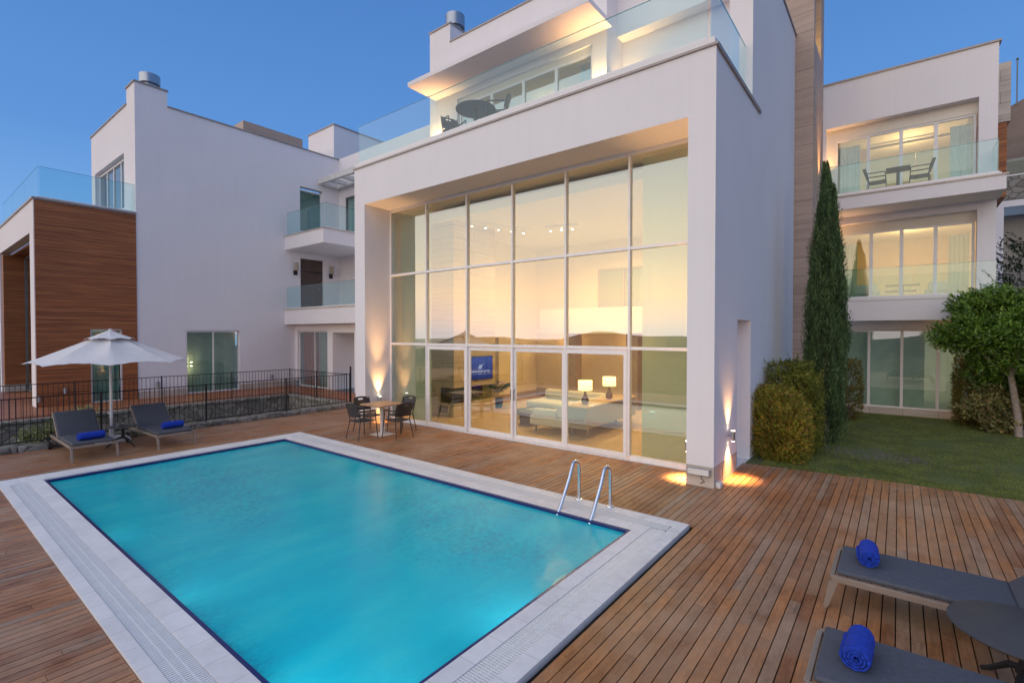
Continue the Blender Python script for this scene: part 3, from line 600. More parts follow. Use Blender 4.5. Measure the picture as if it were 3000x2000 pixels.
# ---------------------------------------------------------------- furniture of the living room
t = thing('television', 'wall television showing a blue screen with white emblem and lettering', 'television', (-10.1, 11.25, 1.39))
m = MB(); m.box(-10.137, -10.09, 10.66, 11.85, 1.03, 1.75); part(m, 'casing', 'black_glass', t)
m = MB(); m.box(-10.089, -10.085, 10.68, 11.83, 1.05, 1.73); part(m, 'screen', 'screen', t)
m = MB(); xs = -10.082
for k in range(3):
    y_ = 11.17 + k * .055
    pts = [(xs, y_ - .02, 1.36), (xs, y_ + .02, 1.39), (xs, y_ + .035, 1.45), (xs, y_ + .075, 1.50)]
    m.tube(pts, [.004, .011, .011, .004], 6)
m.tube([(xs, 11.36, 1.49), (xs, 11.42, 1.505)], .004, 5)
part(m, 'emblem', 'screen_white', t)
def text(txt, size, loc, parent, mat, name='lettering', align='CENTER', rot=(R(90), 0, R(90)), ext=.001):
    cu = bpy.data.curves.new(name, 'FONT'); cu.body = txt; cu.size = size; cu.align_x = align; cu.extrude = ext; cu.space_character = 1.12
    o = bpy.data.objects.new('tmp', cu); COL.objects.link(o); bpy.context.view_layer.update()
    me = bpy.data.meshes.new_from_object(o.evaluated_get(bpy.context.evaluated_depsgraph_get())); bpy.data.objects.remove(o)
    me.name = name; me.materials.clear(); me.materials.append(MATS[mat]); b = parent['base'] if 'base' in parent.keys() else (0, 0, 0)
    Mx = Matrix.Translation(Vector(loc) - Vector(b)) @ Matrix.Rotation(rot[2], 4, 'Z') @ Matrix.Rotation(rot[0], 4, 'X'); me.transform(Mx)
    q = bpy.data.objects.new(name, me); COL.objects.link(q); q.parent = parent; return q
text('NAVIS LUXURY HOTEL', .078, (xs, 11.25, 1.26), t, 'screen_white'); text('BODRUM', .035, (xs, 11.25, 1.195), t, 'screen_white')
for b_ in ((10.82, 11.12), (11.38, 11.68)): m = MB(); m.box(xs, xs + .001, b_[0], b_[1], 1.205, 1.209); part(m, 'ruled_line', 'screen_white', t)

t = thing('sideboard', 'long pale sideboard standing behind the sofa in the living room', 'sideboard', (-5.9, 11.2, 0))
m = MB(); m.box(-6.16, -5.62, 9.9, 12.6, .24, .72); part(m, 'cabinet', 'lacquer', t, bevel=.005)
m = MB(); m.box(-6.18, -5.60, 9.88, 12.62, .723, .755); part(m, 'top', 'oak_floor', t, bevel=.003)
for q in ((-6.1, 10.1), (-5.68, 10.1), (-6.1, 12.4), (-5.68, 12.4)):
    m = MB(); m.box(q[0] - .02, q[0] + .02, q[1] - .02, q[1] + .02, .012, .24); part(m, 'leg', 'alu_dark', t)
t = thing('sofa', 'long pale sofa backing onto the sideboard with a chaise', 'sofa', (-7, 11.2, 0))
m = MB(); m.rbox(-7.25, -6.2, 9.92, 12.7, .18, .42, .05); m.rbox(-6.45, -6.2, 9.92, 12.7, .4, .74, .06); part(m, 'seat', 'sofa_fabric', t)
m = MB(); m.rbox(-7.15, -6.45, 9.90, 10.1, .25, .6, .05); part(m, 'armrest', 'sofa_fabric', t)
m = MB(); m.rbox(-8.9, -7.25, 12.0, 12.95, .18, .42, .07); part(m, 'chaise', 'sofa_fabric', t)
m = MB(); m.rbox(-8.7, -6.5, 12.7, 12.95, .42, .72, .08); part(m, 'back_cushion', 'sofa_fabric', t)
for q in ((-7.1, 10.0), (-6.3, 10.0), (-7.1, 12.5), (-8.7, 12.2), (-8.7, 12.8)): m = MB(); m.box(q[0] - .02, q[0] + .02, q[1] - .02, q[1] + .02, .012, .18); part(m, 'leg', 'alu_dark', t)
def ctable(x0, x1, y0, y1, z, lab):
    t = thing('coffee_table', lab, 'coffee table', ((x0 + x1) / 2, (y0 + y1) / 2, 0), 0, 'low dark coffee tables')
    m = MB(); m.box(x0, x1, y0, y1, z - .05, z); part(m, 'top', 'dark_table', t, bevel=.004); m = MB(); m.box(x0 + .15, x1 - .15, y0 + .15, y1 - .15, .012, z - .05); part(m, 'base', 'dark_table', t)
ctable(-8.7, -7.9, 11.1, 12.0, .26, 'lower dark coffee table nearer the fireplace'); ctable(-8.1, -7.45, 10.3, 11.05, .34, 'taller dark coffee table nearer the glass doors')
t = thing('tray', 'small white tray lying on the coffee table', 'tray', (-8.2, 11.4, .262)); m = MB(); m.rbox(-8.35, -8.05, 11.25, 11.5, .262, .285, .01); part(m, 'dish', 'white_metal', t)
def lamp(y, lab):
    t = thing('table_lamp', lab, 'lamp', (-5.9, y, .755), 0, 'lit table lamps on the sideboard')
    m = MB(); m.lathe([(.05, 0), (.085, .03), (.095, .09), (.07, .16), (.035, .22), (.03, .30), (.035, .33)], 20, (-5.9, y, .757)); part(m, 'base', 'ceramic', t)
    m = MB(); m.lathe([(.17, 0), (.165, .24)], 28, (-5.9, y, 1.09), caps=False); part(m, 'lamp_shade', 'shade_fabric', t)
    m = MB(); m.lathe([(.02, 0), (.035, .03), (.035, .07), (.01, .1)], 12, (-5.9, y, 1.15)); part(m, 'bulb', 'lamp_glow', t)
    light('lamp_light', 'POINT', (-5.9, y, 1.38), 7, WARM, t, shadow_soft_size=.06)
lamp(10.35, 'lit table lamp with drum shade on the near end of the sideboard'); lamp(11.6, 'lit table lamp with drum shade at the far end of the sideboard')
# ---------------------------------------------------------------- wall lamps with up and down beams
def updown(x, y, z, nx, ny, lab, up=60, dn=60, blend=.6, size=34, mat='chrome'):
    t = thing('wall_lamp', lab, 'wall lamp', (x, y, z), 0, 'up and down wall lamps')
    px, py = x + nx * .085, y + ny * .085
    m = MB(); m.lathe([(.034, 0), (.034, .17)], 18, (px, py, z - .085)); part(m, 'cylinder', mat, t)
    m = MB(); m.box(min(x, px) - (.0 if nx else .02), max(x, px) + (.0 if nx else .02), min(y, py) - (.0 if ny else .02), max(y, py) + (.0 if ny else .02), z - .02, z + .02); part(m, 'bracket', mat, t)
    for s_, e_ in ((1, up), (-1, dn)):
        m = MB(); m.lathe([(.028, 0), (.028, .003)], 14, (px, py, z + s_ * .0865 - (.003 if s_ < 0 else 0))); part(m, 'lens', 'spot_glow', t)
        if e_: light('beam', 'SPOT', (px, py, z + s_ * .10), e_, WARM, t, spot_size=R(size), spot_blend=blend, shadow_soft_size=.045, rot=(R(180) + .05 * ny, -.05 * nx, 0) if s_ > 0 else (0, 0, 0))
updown(XR, 8.83, .72, 1, 0, 'steel up and down wall lamp low on the outer side of the right pillar', 70, 190, 1.0, 84)
updown(-11.38, 8.45, .62, 1, 0, 'up and down wall lamp behind the dining table on the left pillar', 130, 60, 1.0, 60)
updown(-2.70, 8.33, .55, -1, 0, 'up and down wall lamp on the inner side of the right pillar', 40, 230, 1.0, 96)
# soffit washers of the upper terrace (the fittings stand behind the parapet)
updown(-11.97 + .35, 10.95, 8.30, 0, -1, 'wall lamp left of the roof terrace window', 150, 8, 1.0, 120); updown(-5.85, 10.95, 8.30, 0, -1, 'wall lamp right of the roof terrace window', 150, 8, 1.0, 120); updown(-5.67, 11.65, 8.35, 1, 0, 'wall lamp in the recessed bay of the roof terrace', 110, 10, 1.0, 120)
t = thing('floodlight', 'small rectangular grey floodlight low on the front of the right pillar', 'floodlight', (-2.5, 8.0, .24))
m = MB(); m.box(-2.66, -2.33, 7.965, 7.985, .20, .285); part(m, 'lens', 'white_metal', t); m = MB()
m.box(-2.68, -2.31, 7.985, 8.02, .185, .30); part(m, 'housing', 'zinc', t, bevel=.004); m = MB(); m.tube([(-2.45, 8.0, .18), (-2.45, 7.99, .14), (-2.40, 8.0, .10), (-2.47, 8.01, .06)], .006, 6); part(m, 'cable', 'rubber', t)
t = thing('junction_box', 'small white box on the deck at the corner of the right pillar', 'junction box', (-2.2, 8.15, 0)); m = MB(); m.rbox(-2.26, -2.18, 8.08, 8.24, .002, .09, .01); part(m, 'case', 'white_metal', t); m = MB(); m.tube([(-2.262, 8.5, .03), (-2.262, 8.52, .26)], .004, 5); part(m, 'cable', 'rubber', t)
# extra spots without fittings, added to carry the pillar lamps' uplight to the soffit
light('soffit_fill', 'SPOT', (-11.05, 8.42, .75), 380, WARM, V, spot_size=R(36), spot_blend=1.0, shadow_soft_size=.03, rot=(R(180), R(-3), 0)); light('soffit_fill', 'SPOT', (-2.95, 8.42, .75), 480, WARM, V, spot_size=R(40), spot_blend=1.0, shadow_soft_size=.03, rot=(R(180), R(4), 0))
light('tower_niche_light', 'POINT', (-2.1, 16.1, 10.6), 8, (1, .75, .2), V, shadow_soft_size=.05)
light('tower_wash', 'SPOT', (-1.62, 16.5, 6.6), 260, WARM, V, spot_size=R(50), spot_blend=1.0, shadow_soft_size=.05, rot=(R(180), -.1, 0))
# ================================================================ left villa (neighbour)
L = thing('neighbour_villa', 'neighbouring white villa with a wood-clad wing beyond the black fences', 'villa', (-21, 8, .15))
LX = -21.0; LZ = .15
def holes_x(mb, xo, xi, y0, y1, z0, z1, hs):
    """wall slab on plane x with rectangular holes hs=(ya,yb,za,zb), non overlapping in y"""
    y = y0
    for ya, yb, za, zb in sorted(hs):
        mb.box(xi, xo, y, ya, z0, z1)
        if za > z0: mb.box(xi, xo, ya, yb, z0, za)
        if zb < z1: mb.box(xi, xo, ya, yb, zb, z1)
        y = yb
    mb.box(xi, xo, y, y1, z0, z1)
m = MB(); holes_x(m, LX, LX - .3, 5.45, 11.4, .40, 10.66, [(6.96, 8.87, .40, 2.56)])
m.box(LX - .3, LX, 11.4, 11.46, .40, 10.66); m.box(LX - .3, LX, 12.57, 13.7, 2.9, 10.66)
m.box(LX - .3, LX, 11.46, 12.57, 5.8, 7.0); m.box(LX - .3, LX, 11.46, 12.57, 9.0, 10.66); m.box(LX - .3, LX, 11.46, 12.57, .4, 3.5)
part(m, 'wall', 'stucco', L)
m = MB(); y0, y1 = 5.45, 5.75            # upper front
m.box(-26.85, -26.3, y0, y1, 6.6, 10.66); m.box(-22.3, -21.3, y0, y1, 6.6, 10.66); m.box(-26.3, -22.3, y0, y1, 9.04, 10.66); m.box(-26.3, -22.3, y0, y1, 6.6, 7.05)
m.box(-26.85, -26.6, y1, 13.7, 6.6, 10.66); m.box(-26.6, -21.3, y1, 13.7, 10.2, 10.4)
m.box(-21.92, LX, 5.45, 6.43, 10.66, 11.22); part(m, 'upper_wall', 'stucco', L)
capstrip(L, 'y', 5.41, 5.8, -26.9, -21.92, 10.66); capstrip(L, 'x', LX - .34, LX + .04, 6.43, 13.7, 10.66); capstrip(L, 'y', 5.41, 6.46, -21.96, LX + .04, 11.22)
m = MB(); m.lathe([(.24, 0), (.24, .12), (.32, .14), (.32, .46), (.29, .46)], 28, (-21.35, 6.0, 11.27)); part(m, 'flue', 'zinc', L)
window(L, 'y', 5.6, -26.3, -22.3, 7.05, 9.0, (-25.2, -24.3, -23.3), 'alu', .07, .08, 'window_glass_dark')
m = MB(); drape(m, 'y', 5.9, -24.0, -22.4, 7.05, 8.9, .2, .04); part(m, 'curtain', 'grey_curtain', L)
m = MB(); m.box(LX - .9, LX - .32, 5.8, 5.9, 7.0, 8.9); m.box(-26.5, -21.4, 7.5, 7.6, 6.7, 10.2); part(m, 'inner_wall', 'green_curtain', L)
# wood clad lower wing
m = MB(); y0 = 2.85
m.box(-28.6, -21.0, y0, y0 + .3, 5.63, 6.60); m.box(-21.68, -21.01, y0, y0 + .3, .1, 5.63); m.box(-28.6, -28.3, y0, 5.4, .1, 5.63); m.box(-28.3, -21.0, y0 + .3, 5.44, 6.3, 6.60)
part(m, 'wing_frame', 'stucco', L)
m = MB(); holes_x(m, LX + .03, LX - .27, y0 + .02, 5.44, .12, 6.58, [(4.17, 5.02, .13, 2.60)]); m.box(-28.3, -21.7, 4.6, 4.75, .1, 6.3) if False else None
m.box(-28.25, -27.9, 2.9, 9, .4, 5.55); m.box(-28.25, -21.7, y0 + .31, 5.4, 5.55, 5.62); part(m, 'wood_cladding', 'wood_cladding', L)
m = MB(); m.box(-28.25, -27.88, 2.88, 5.4, .12, .40); part(m, 'plinth', 'travertine_light', L)
m = MB(); m.box(-28.6, LX + .05, y0 - .04, y0 + .32, 6.60, 6.66); m.box(LX - .3, LX + .06, y0 + .32, 5.45, 6.60, 6.66); part(m, 'parapet_cap', 'cap_metal', L)
glassrail(L, 'y', 2.98, -28.5, -21.06, 6.71, 7.64, 3); glassrail(L, 'x', -21.06, 3.0, 5.44, 6.71, 7.64, 1)
window(L, 'y', 3.5, -27.88, -21.72, .14, 5.5, (-24.8, -23.3), 'alu_dark', .06, .08, 'window_glass_dark', name='porch_glazing')
m = MB(); m.box(-27.8, -21.75, 4.9, 5.0, .12, 5.5); part(m, 'porch_lining', 'green_curtain', L)
window(L, 'x', LX - .03, 4.17, 5.02, .13, 2.60, (), 'alu_white', .05, .07, 'window_glass_dark', sgn=-1)
m = MB(); drape(m, 'x', LX - .3, 4.25, 4.98, .15, 2.5, .13, .03); drape(m, 'x', LX - .45, 6.96, 8.87, .2, 2.5, .5, .015); part(m, 'curtain', 'green_curtain', L)
window(L, 'x', LX - .08, 6.96, 8.87, .17, 2.56, (7.91,), 'alu_white', .05, .07, 'window_glass_dark', sgn=-1)
for b_ in ((LX - .3, LX + .012, 5.46, 6.94, .15, .40), (LX - .3, LX + .012, 8.89, 11.19, .15, .40)): m = MB(); m.box(*b_); part(m, 'plinth', 'travertine_light', L)
# returning block by the gap between the villas
m = MB(); yr = 11.2
m.box(LX, -20.81, yr, yr + .2, .4, 2.84); m.box(-20.81, -18.45, yr, yr + .2, 2.56, 2.84); m.box(-18.45, -18.07, yr, yr + .2, .15, 2.84); m.box(-18.07, -16.57, yr, yr + .2, 2.48, 2.84); m.box(-16.57, -12.2, yr, yr + .2, .15, 2.84)
m.box(-20.0, -12.2, yr + 1.1, yr + 1.2, .15, 2.84); m.box(-18.17, -18.07, yr + .2, yr + 1.1, .15, 2.84); m.box(-16.57, -16.47, yr + .2, yr + 1.1, .15, 2.84)
m.box(-21, -12.2, 13.4, 13.6, 3.4, 9.0); m.box(-21.0, -12.2, 13.4, 13.6, 9.0, 10.7)
part(m, 'return_wall', 'stucco', L)
window(L, 'y', yr + .08, -20.81, -18.45, .15, 2.56, (-19.55,), 'alu_white', .05, .07, 'window_glass')
m = MB(); drape(m, 'y', yr + .3, -20.75, -19.6, .2, 2.5, .14, .03); part(m, 'red_curtain', 'drape_red', L); m = MB(); drape(m, 'y', yr + .3, -19.5, -18.45, .2, 2.5, .14, .03); part(m, 'grey_curtain', 'grey_curtain', L)
for b_ in ((LX + .001, -12.2, 10.72, 13.4, 2.84, 3.46), (LX + .001, -17.93, 10.74, 13.4, 6.06, 6.62)): m = MB(); m.box(*b_); part(m, 'balcony_slab', 'stucco', L)
m = MB(); m.box(LX + .001, -12.2, 10.69, 10.8, 3.46, 3.50); m.box(LX + .001, -17.9, 10.71, 10.8, 6.62, 6.66); m.box(-18.0, -17.9, 10.8, 13.4, 6.62, 6.66); part(m, 'balcony_cap', 'travertine_light', L)
glassrail(L, 'y', 10.80, -20.95, -12.3, 3.54, 4.45, 4); glassrail(L, 'y', 10.84, -20.95, -18.02, 6.70, 7.65, 1); glassrail(L, 'x', -18.0, 10.86, 13.3, 6.70, 7.65, 1)
# pergola canopy
m = MB(); px0 = -20.98; m.box(px0, -15.5, 12.3, 12.45, 9.26, 9.5); m.box(px0, -15.5, 13.2, 13.38, 9.26, 9.5); m.box(px0, px0 + .16, 12.45, 13.2, 9.26, 9.5)
for k in range(1, 7): m.box(px0 + k * .85 - .07, px0 + k * .85 + .07, 12.45, 13.2, 9.26, 9.46)
part(m, 'pergola', 'concrete_white', L)
window(L, 'x', LX - .12, 11.46, 12.57, 7.0, 8.9, (), 'alu_white', .06, .07, 'window_glass_dark', sgn=-1, name='balcony_door')
m = MB(); m.box(LX - .6, LX - .5, 11.3, 12.8, 6.9, 9.0); part(m, 'inner_curtain', 'green_curtain', L)
window(L, 'y', 13.3, -20.3, -18.6, 6.9, 8.75, (), 'alu_dark', .08, .07, 'window_glass_dark', name='balcony_door')
m = MB(); m.box(LX - .16, LX - .08, 11.47, 12.56, 3.51, 5.79); dd = part(m, 'door', 'dark_door', L); m = MB(); m.box(LX - .08, LX - .065, 11.47, 12.56, 5.2, 5.25); part(m, 'door_transom', 'black_glass', dd); m = MB(); m.tube([(LX - .07, 12.35, 4.5), (LX - .03, 12.35, 4.5), (LX - .03, 12.22, 4.5)], .012, 6); part(m, 'handle', 'chrome', dd)
m = MB(); m.box(-23.87, -21.56, 13.5, 17, 10.0, 12.52); part(m, 'stair_box', 'stucco', L); capstrip(L, 'y', 13.46, 17.0, -23.9, -21.52, 12.52, .05)
m = MB(); m.box(-25.0, -22.0, 9.5, 12.15, 10.4, 11.5); part(m, 'stone_shaft', 'travertine', L)
for (y, lab) in ((11.2, 'amber glass wall lamp left of the brown balcony door'), (12.92, 'amber glass wall lamp right of the brown balcony door')):
    t = thing('wall_lamp', lab, 'wall lamp', (LX, y, 5.2), 0, 'amber wall lamps by the balcony door')
    m = MB(); m.box(LX + .001, LX + .1, y - .07, y + .07, 5.02, 5.22); part(m, 'mount', 'rubber', t, bevel=.004); m = MB(); m.lathe([(.08, 0), (.08, .34)], 16, (LX + .14, y, 5.22)); part(m, 'lamp_shade', 'drape', t)
for (y, z, lab) in ((3.51, .62, 'small grey cylinder lamp on the wood cladding'), (6.03, .62, 'small dark cylinder lamp on the white wall left of the sliding window'), (10.09, .62, 'small grey cylinder lamp on the white wall near the corner'), (2.9, .42, 'small grey cylinder lamp at the corner edge of the wood wing')):
    t = thing('wall_lamp', lab, 'wall lamp', (LX, y, z), 0, 'unlit cylinder wall lamps')
    xo = LX + (.031 if y < 5.4 else .001)
    m = MB(); m.lathe([(.05, 0), (.05, .18)], 14, (xo + .085, y, z - .09)); part(m, 'cylinder', 'zinc', t); m = MB(); m.box(xo, xo + .07, y - .02, y + .02, z - .02, z + .02); part(m, 'bracket', 'zinc', t)
# lit lamp seen inside the sliding window
t = thing('wall_lamp', 'lit twin lamp glowing in the left pane of the white sliding window', 'wall lamp', (LX - .4, 7.1, 1.3), 0)
for dy in (-.06, .10):
    m = MB(); m.lathe([(.04, 0), (.04, .12)], 12, (LX - .25, 7.1 + dy, 1.22)); part(m, 'cylinder', 'alu_dark', t)
    for dz in (1.205, 1.345): m = MB(); m.lathe([(.03, 0), (.03, .01)], 12, (LX - .25, 7.1 + dy, dz)); part(m, 'lens', 'spot_glow', t)
light('lamp_light', 'POINT', (LX - .2, 7.12, 1.45), 1.6, WARM, t, shadow_soft_size=.02); light('lamp_light', 'POINT', (LX - .2, 7.12, 1.08), 1.2, WARM, t, shadow_soft_size=.02)
t = thing('pendant_lamp', 'small lit lamp glowing inside the narrow window of the wood wing', 'lamp', (LX - .22, 4.4, 1.7)); m = MB(); m.lathe([(.01, -.05), (.045, 0), (.01, .05)], 12, (LX - .2, 4.43, 1.72)); part(m, 'bulb', 'spot_glow', t)
light('balcony_light', 'POINT', (-15.2, 11.0, 2.6), 8, WARM, L, shadow_soft_size=.05)
# neighbour terrace, its retaining wall, and the sunken strip between
m = MB(); boards(m, -21.9, -18.15, lambda x: (-3, 11.18), pitch=.11, wd=.104, top=.15, seed=3); boards(m, -18.15, -14.4, lambda x: (9.62, 11.18), pitch=.11, wd=.104, top=.15, seed=5)
struct('neighbour_terrace', m, 'terrace_wood')
m = MB(); m.box(-28.2, -18.16, -6, 11.2, -.2, .09); m.box(-18.16, -12.2, 9.62, 11.2, -.2, .09); struct('terrace_base', m, 'terrace_wood')
t = thing('stone_wall', 'grey rubble retaining wall below the neighbouring wooden terrace', 'wall', (-18.1, 4, -2.2))
m = MB(); m.box(-18.3, -18.05, -6, 9.6, -2.2, .13); m.box(-18.05, -14.3, 9.35, 9.6, -2.2, .13); part(m, 'masonry', 'rubble_stone', t)
rnd = random.Random(9); m = MB(); y = -6
while y < 9.3:
    L_ = rnd.uniform(.4, .8); m.rbox(-18.32, -18.0 + rnd.uniform(0, .03), y, y + L_ - .015, .08, .165, .02); y += L_
x = -18.0
while x < -14.4:
    L_ = rnd.uniform(.4, .7); m.rbox(x, x + L_ - .015, 9.32 - rnd.uniform(0, .03), 9.62, .08, .165, .02); x += L_
part(m, 'coping', 'rubble_stone', t)
m = MB(); m.box(-18.05, -14.43, -6, 9.35, -2.3, -1.6); struct('sunken_ground', m, 'lawn_soil')
# ================================================================ black fences
def fence(name, pts, z0, z1, lab, post_every=2.0, pitch=.105, endpost=None, seed=1):
    t = thing(name, lab, 'fence', (pts[0][0], pts[0][1], z0), 0, None)
    rails = MB(); bars = MB(); nb = 0
    for (xa, ya), (xb, yb) in zip(pts[:-1], pts[1:]):
        a, b = Vector((xa, ya, 0)), Vector((xb, yb, 0)); Ln = (b - a).length; d = (b - a) / Ln
        for z in (z1 - .03, z0 + .06):
            rails.tube([a + Vector((0, 0, z)), b + Vector((0, 0, z))], .012, 6)
        n = int(Ln / pitch)
        for i in range(n + 1):
            p = a + d * (i * Ln / n); bars.tube([p + Vector((0, 0, z0 + .05)), p + Vector((0, 0, z1 - .03))], .0065, 5)
        k = max(1, round(Ln / post_every))
        for i in range(k + 1):
            p = a + d * (i * Ln / k); pm = MB(); pm.box(p.x - .013, p.x + .013, p.y - .013, p.y + .013, z0 - .05, z1 + .0); part(pm, 'post', 'iron', t)
    part(rails, 'rail', 'iron', t); part(bars, 'bars', 'iron', t)
    return t
fn = fence('iron_fence', [(-14.40, -1.3), (-14.40, 9.55)], .12, 1.12, 'nearer black iron bar fence along the stone kerb of the pool deck')
m = MB(); m.box(-14.42, -14.375, 9.56, 9.60, .1, 1.35); part(m, 'end_post', 'iron', fn)
fence('iron_fence', [(-18.15, -5), (-18.15, 9.45), (-14.5, 9.50)], .16, 1.12, 'farther black iron bar fence along the neighbouring terrace edge')
# ================================================================ right villa
Q = thing('garden_villa', 'three-storey white villa wing with glass balconies beyond the lawn', 'villa', (0, 18.7, 0))
yB = 18.7; X0, X1 = -3.6, 2.06
m = MB(); yi = yB + .3
m.box(1.68, X1, yB, yi, 0, 10.34); m.box(X0, 1.68, yB, yi, 8.97, 10.34); m.box(X0, 1.68, yB, yi, 5.88, 6.5); m.box(X0, -1.9, yB, yi, 0, 8.97); m.box(X0, 1.68, yB, yi, 2.56, 3.5); m.box(X0, X1, yi, 25, 10.0, 10.3); m.box(X0, X1 - .02, yi, 25, 6.2, 6.45); m.box(X0, X1 - .02, yi, 25, 3.1, 3.4)
m.box(X1 - .2, X1, yi, 25, 0, 10.34); part(m, 'wall', 'stucco', Q)
m = MB(); m.box(-1.9, 1.68, yB + .28, yB + .4, 8.62, 8.97); m.box(-1.9, -1.66, yB + .28, yB + .4, 6.5, 8.62); m.box(-1.9, 1.68, yB + .28, yB + .4, 5.62, 5.88); m.box(-1.9, -1.6, yB + .28, yB + .4, 3.5, 5.62); part(m, 'window_reveal', 'stucco_cream', Q)
capstrip(Q, 'y', yB - .04, yB + .34, X0, X1 + .05, 10.34, .05)
window(Q, 'y', yB + .3, -1.66, 1.66, 6.5, 8.62, (-.80, .0, .80), 'alu_white', .06, .07, 'window_glass_soft', double=True)
window(Q, 'y', yB + .3, -1.60, 1.66, 3.5, 5.62, (-.70, .04, .82), 'alu_white', .06, .07, 'window_glass_soft', double=True)
window(Q, 'y', yB + .12, -1.9, 1.95, .20, 2.56, (-.72, .08, .90), 'alu_white', .05, .07, 'window_glass_soft', double=True)
m = MB(); m.box(-1.9, 2.06, yB - .02, yB + .3, 0, .20); part(m, 'plinth', 'travertine_light', Q)
for b_ in ((-3.0, 2.10, 17.5, yB, 6.10, 6.46), (-3.0, 2.0, 17.6, yB, 2.82, 3.40)): m = MB(); m.box(*b_); part(m, 'balcony_slab', 'stucco', Q)
m = MB(); m.box(-3.0, 2.14, 17.47, 17.6, 6.46, 6.50); part(m, 'balcony_cap', 'travertine_light', Q)
for b_ in ((-3.0, 2.02, 17.56, 17.66, 6.50, 6.56), (-3.0, 1.98, 17.58, 17.68, 3.40, 3.49)): m = MB(); m.box(*b_); part(m, 'balcony_upstand', 'alu_white', Q)
glassrail(Q, 'y', 17.62, -3.0, 1.97, 6.60, 7.43, 3); glassrail(Q, 'x', 1.96, 17.65, 18.68, 6.60, 7.43, 1); glassrail(Q, 'y', 17.66, -3.0, 1.97, 3.52, 4.33, 3)
m = MB(); m.box(-1.9, -1.4, yB + .5, 20.5, 6.45, 8.75) if False else None
m.box(X0, 2.04, 23.4, 23.5, 0, 10); m.box(-2.6, -2.5, yi + .1, 23.4, 3.4, 10); part(m, 'room_lining', 'room_wall', Q)
m = MB(); m.box(-2.5, 1.86, yB + .42, 23.4, 9.0, 9.05); m.box(-2.5, 1.86, yB + .42, 23.4, 5.9, 5.95); m.box(-.9, 1.3, 21.5, 22.5, 8.86, 8.9) ; part(m, 'room_ceiling', 'ceiling_paint', Q)
m = MB(); m.box(-.9, .9, 20.4, 20.5, 8.7, 8.74); m.box(-1.2, 1.2, 23.3, 23.38, 7.6, 7.66); m.box(-1.2, 1.2, 23.3, 23.38, 7.4, 7.44); part(m, 'ceiling_slot', 'alu', Q)
for (a, b) in ((-1.6, -1.02), (1.12, 1.62)):
    m = MB(); drape(m, 'y', yB + .55, a, b, 6.52, 8.45, .1, .03); part(m, 'curtain', 'grey_curtain', Q)
    m = MB(); drape(m, 'y', yB + .55, a, b - .05, 3.52, 5.3, .1, .03); part(m, 'curtain', 'sheer', Q)
m = MB(); drape(m, 'y', 22.8, -1.2, 1.7, 6.5, 7.55, .16, .03); part(m, 'sheer_curtain', 'sheer', Q)
m = MB(); drape(m, 'y', yB + .5, -1.9, .62, .22, 2.5, 1.2, .02); part(m, 'blind', 'green_curtain', Q); m = MB(); drape(m, 'y', yB + .5, .62, 1.95, .22, 2.5, .5, .02); part(m, 'blind', 'sheer', Q)
light('room_light', 'POINT', (.2, 21.0, 8.3), 38, WARM2, Q, shadow_soft_size=.12); light('room_light', 'POINT', (.2, 21.0, 5.3), 42, WARM2, Q, shadow_soft_size=.12); light('room_light', 'POINT', (1.3, 20.6, 1.6), 25, WARM2, Q, shadow_soft_size=.2)
for x, z, lab in ((-1.78, 7.35, 'wall lamp on the upper balcony of the garden villa beside the stone tower'), (-1.78, 4.35, 'wall lamp on the lower balcony of the garden villa behind the cypress')): updown(x, yB, z, 0, -1, lab, 55, 14, 1.0, 110)
light('porch_light', 'POINT', (1.75, 18.3, 2.35), 7, WARM, Q, shadow_soft_size=.05); light('plinth_light', 'POINT', (1.5, 18.4, .35), 1.2, WARM, Q, shadow_soft_size=.05)
m = MB(); m.box(1.6, 2.52, 20.5, 22.5, 8.70, 10.44); part(m, 'stone_shaft', 'travertine_light', Q); m = MB(); m.box(1.6, 2.46, 20.55, 22.5, 6.5, 8.70); part(m, 'wood_panel', 'wood_cladding', Q)
# house on the slope at the far right
H = thing('hillside_house', 'brown rendered house on the slope at the right edge of the view', 'house', (6, 27, 5))
m = MB(); m.add([(2.6, 27, 9.1), (9, 27, 9.1), (9, 27, 14.2), (3.35, 27, 11.25), (2.6, 27, 10.85), (2.6, 31, 9.1), (9, 31, 9.1), (9, 31, 14.2), (3.35, 31, 11.25), (2.6, 31, 10.85)], [(0, 1, 2, 3, 4), (9, 8, 7, 6, 5), (0, 4, 9, 5), (4, 3, 8, 9), (3, 2, 7, 8), (1, 6, 7, 2), (0, 5, 6, 1)]); part(m, 'wall', 'far_wall', H)
m = MB(); m.box(2.4, 9, 26.6, 31, 7.5, 8.45); part(m, 'stone_base', 'rubble_stone', H)
m = MB(); m.box(2.5, 9, 26.5, 31, 7.27, 7.50); m.box(2.9, 3.12, 26.5, 26.8, -.5, 7.27); part(m, 'white_frame', 'stucco', H)
m = MB(); m.box(3.12, 9, 28.5, 28.6, -1, 7.27); part(m, 'dark_recess', 'alu_dark', H)
glassrail(H, 'y', 26.65, 2.5, 9, 8.5, 9.1, 3)
t = thing('antenna', 'thin grey antenna mast rising beside the brown hillside house', 'antenna', (3.47, 26.9, 11.2)); m = MB(); m.tube([(3.47, 26.9, 11.2), (3.47, 26.9, 12.9)], .022, 8); part(m, 'mast', 'alu_dark', t); m = MB(); m.lathe([(.03, 0), (.05, .03), (.02, .09)], 10, (3.47, 26.9, 12.9)); part(m, 'tip', 'alu_dark', t)
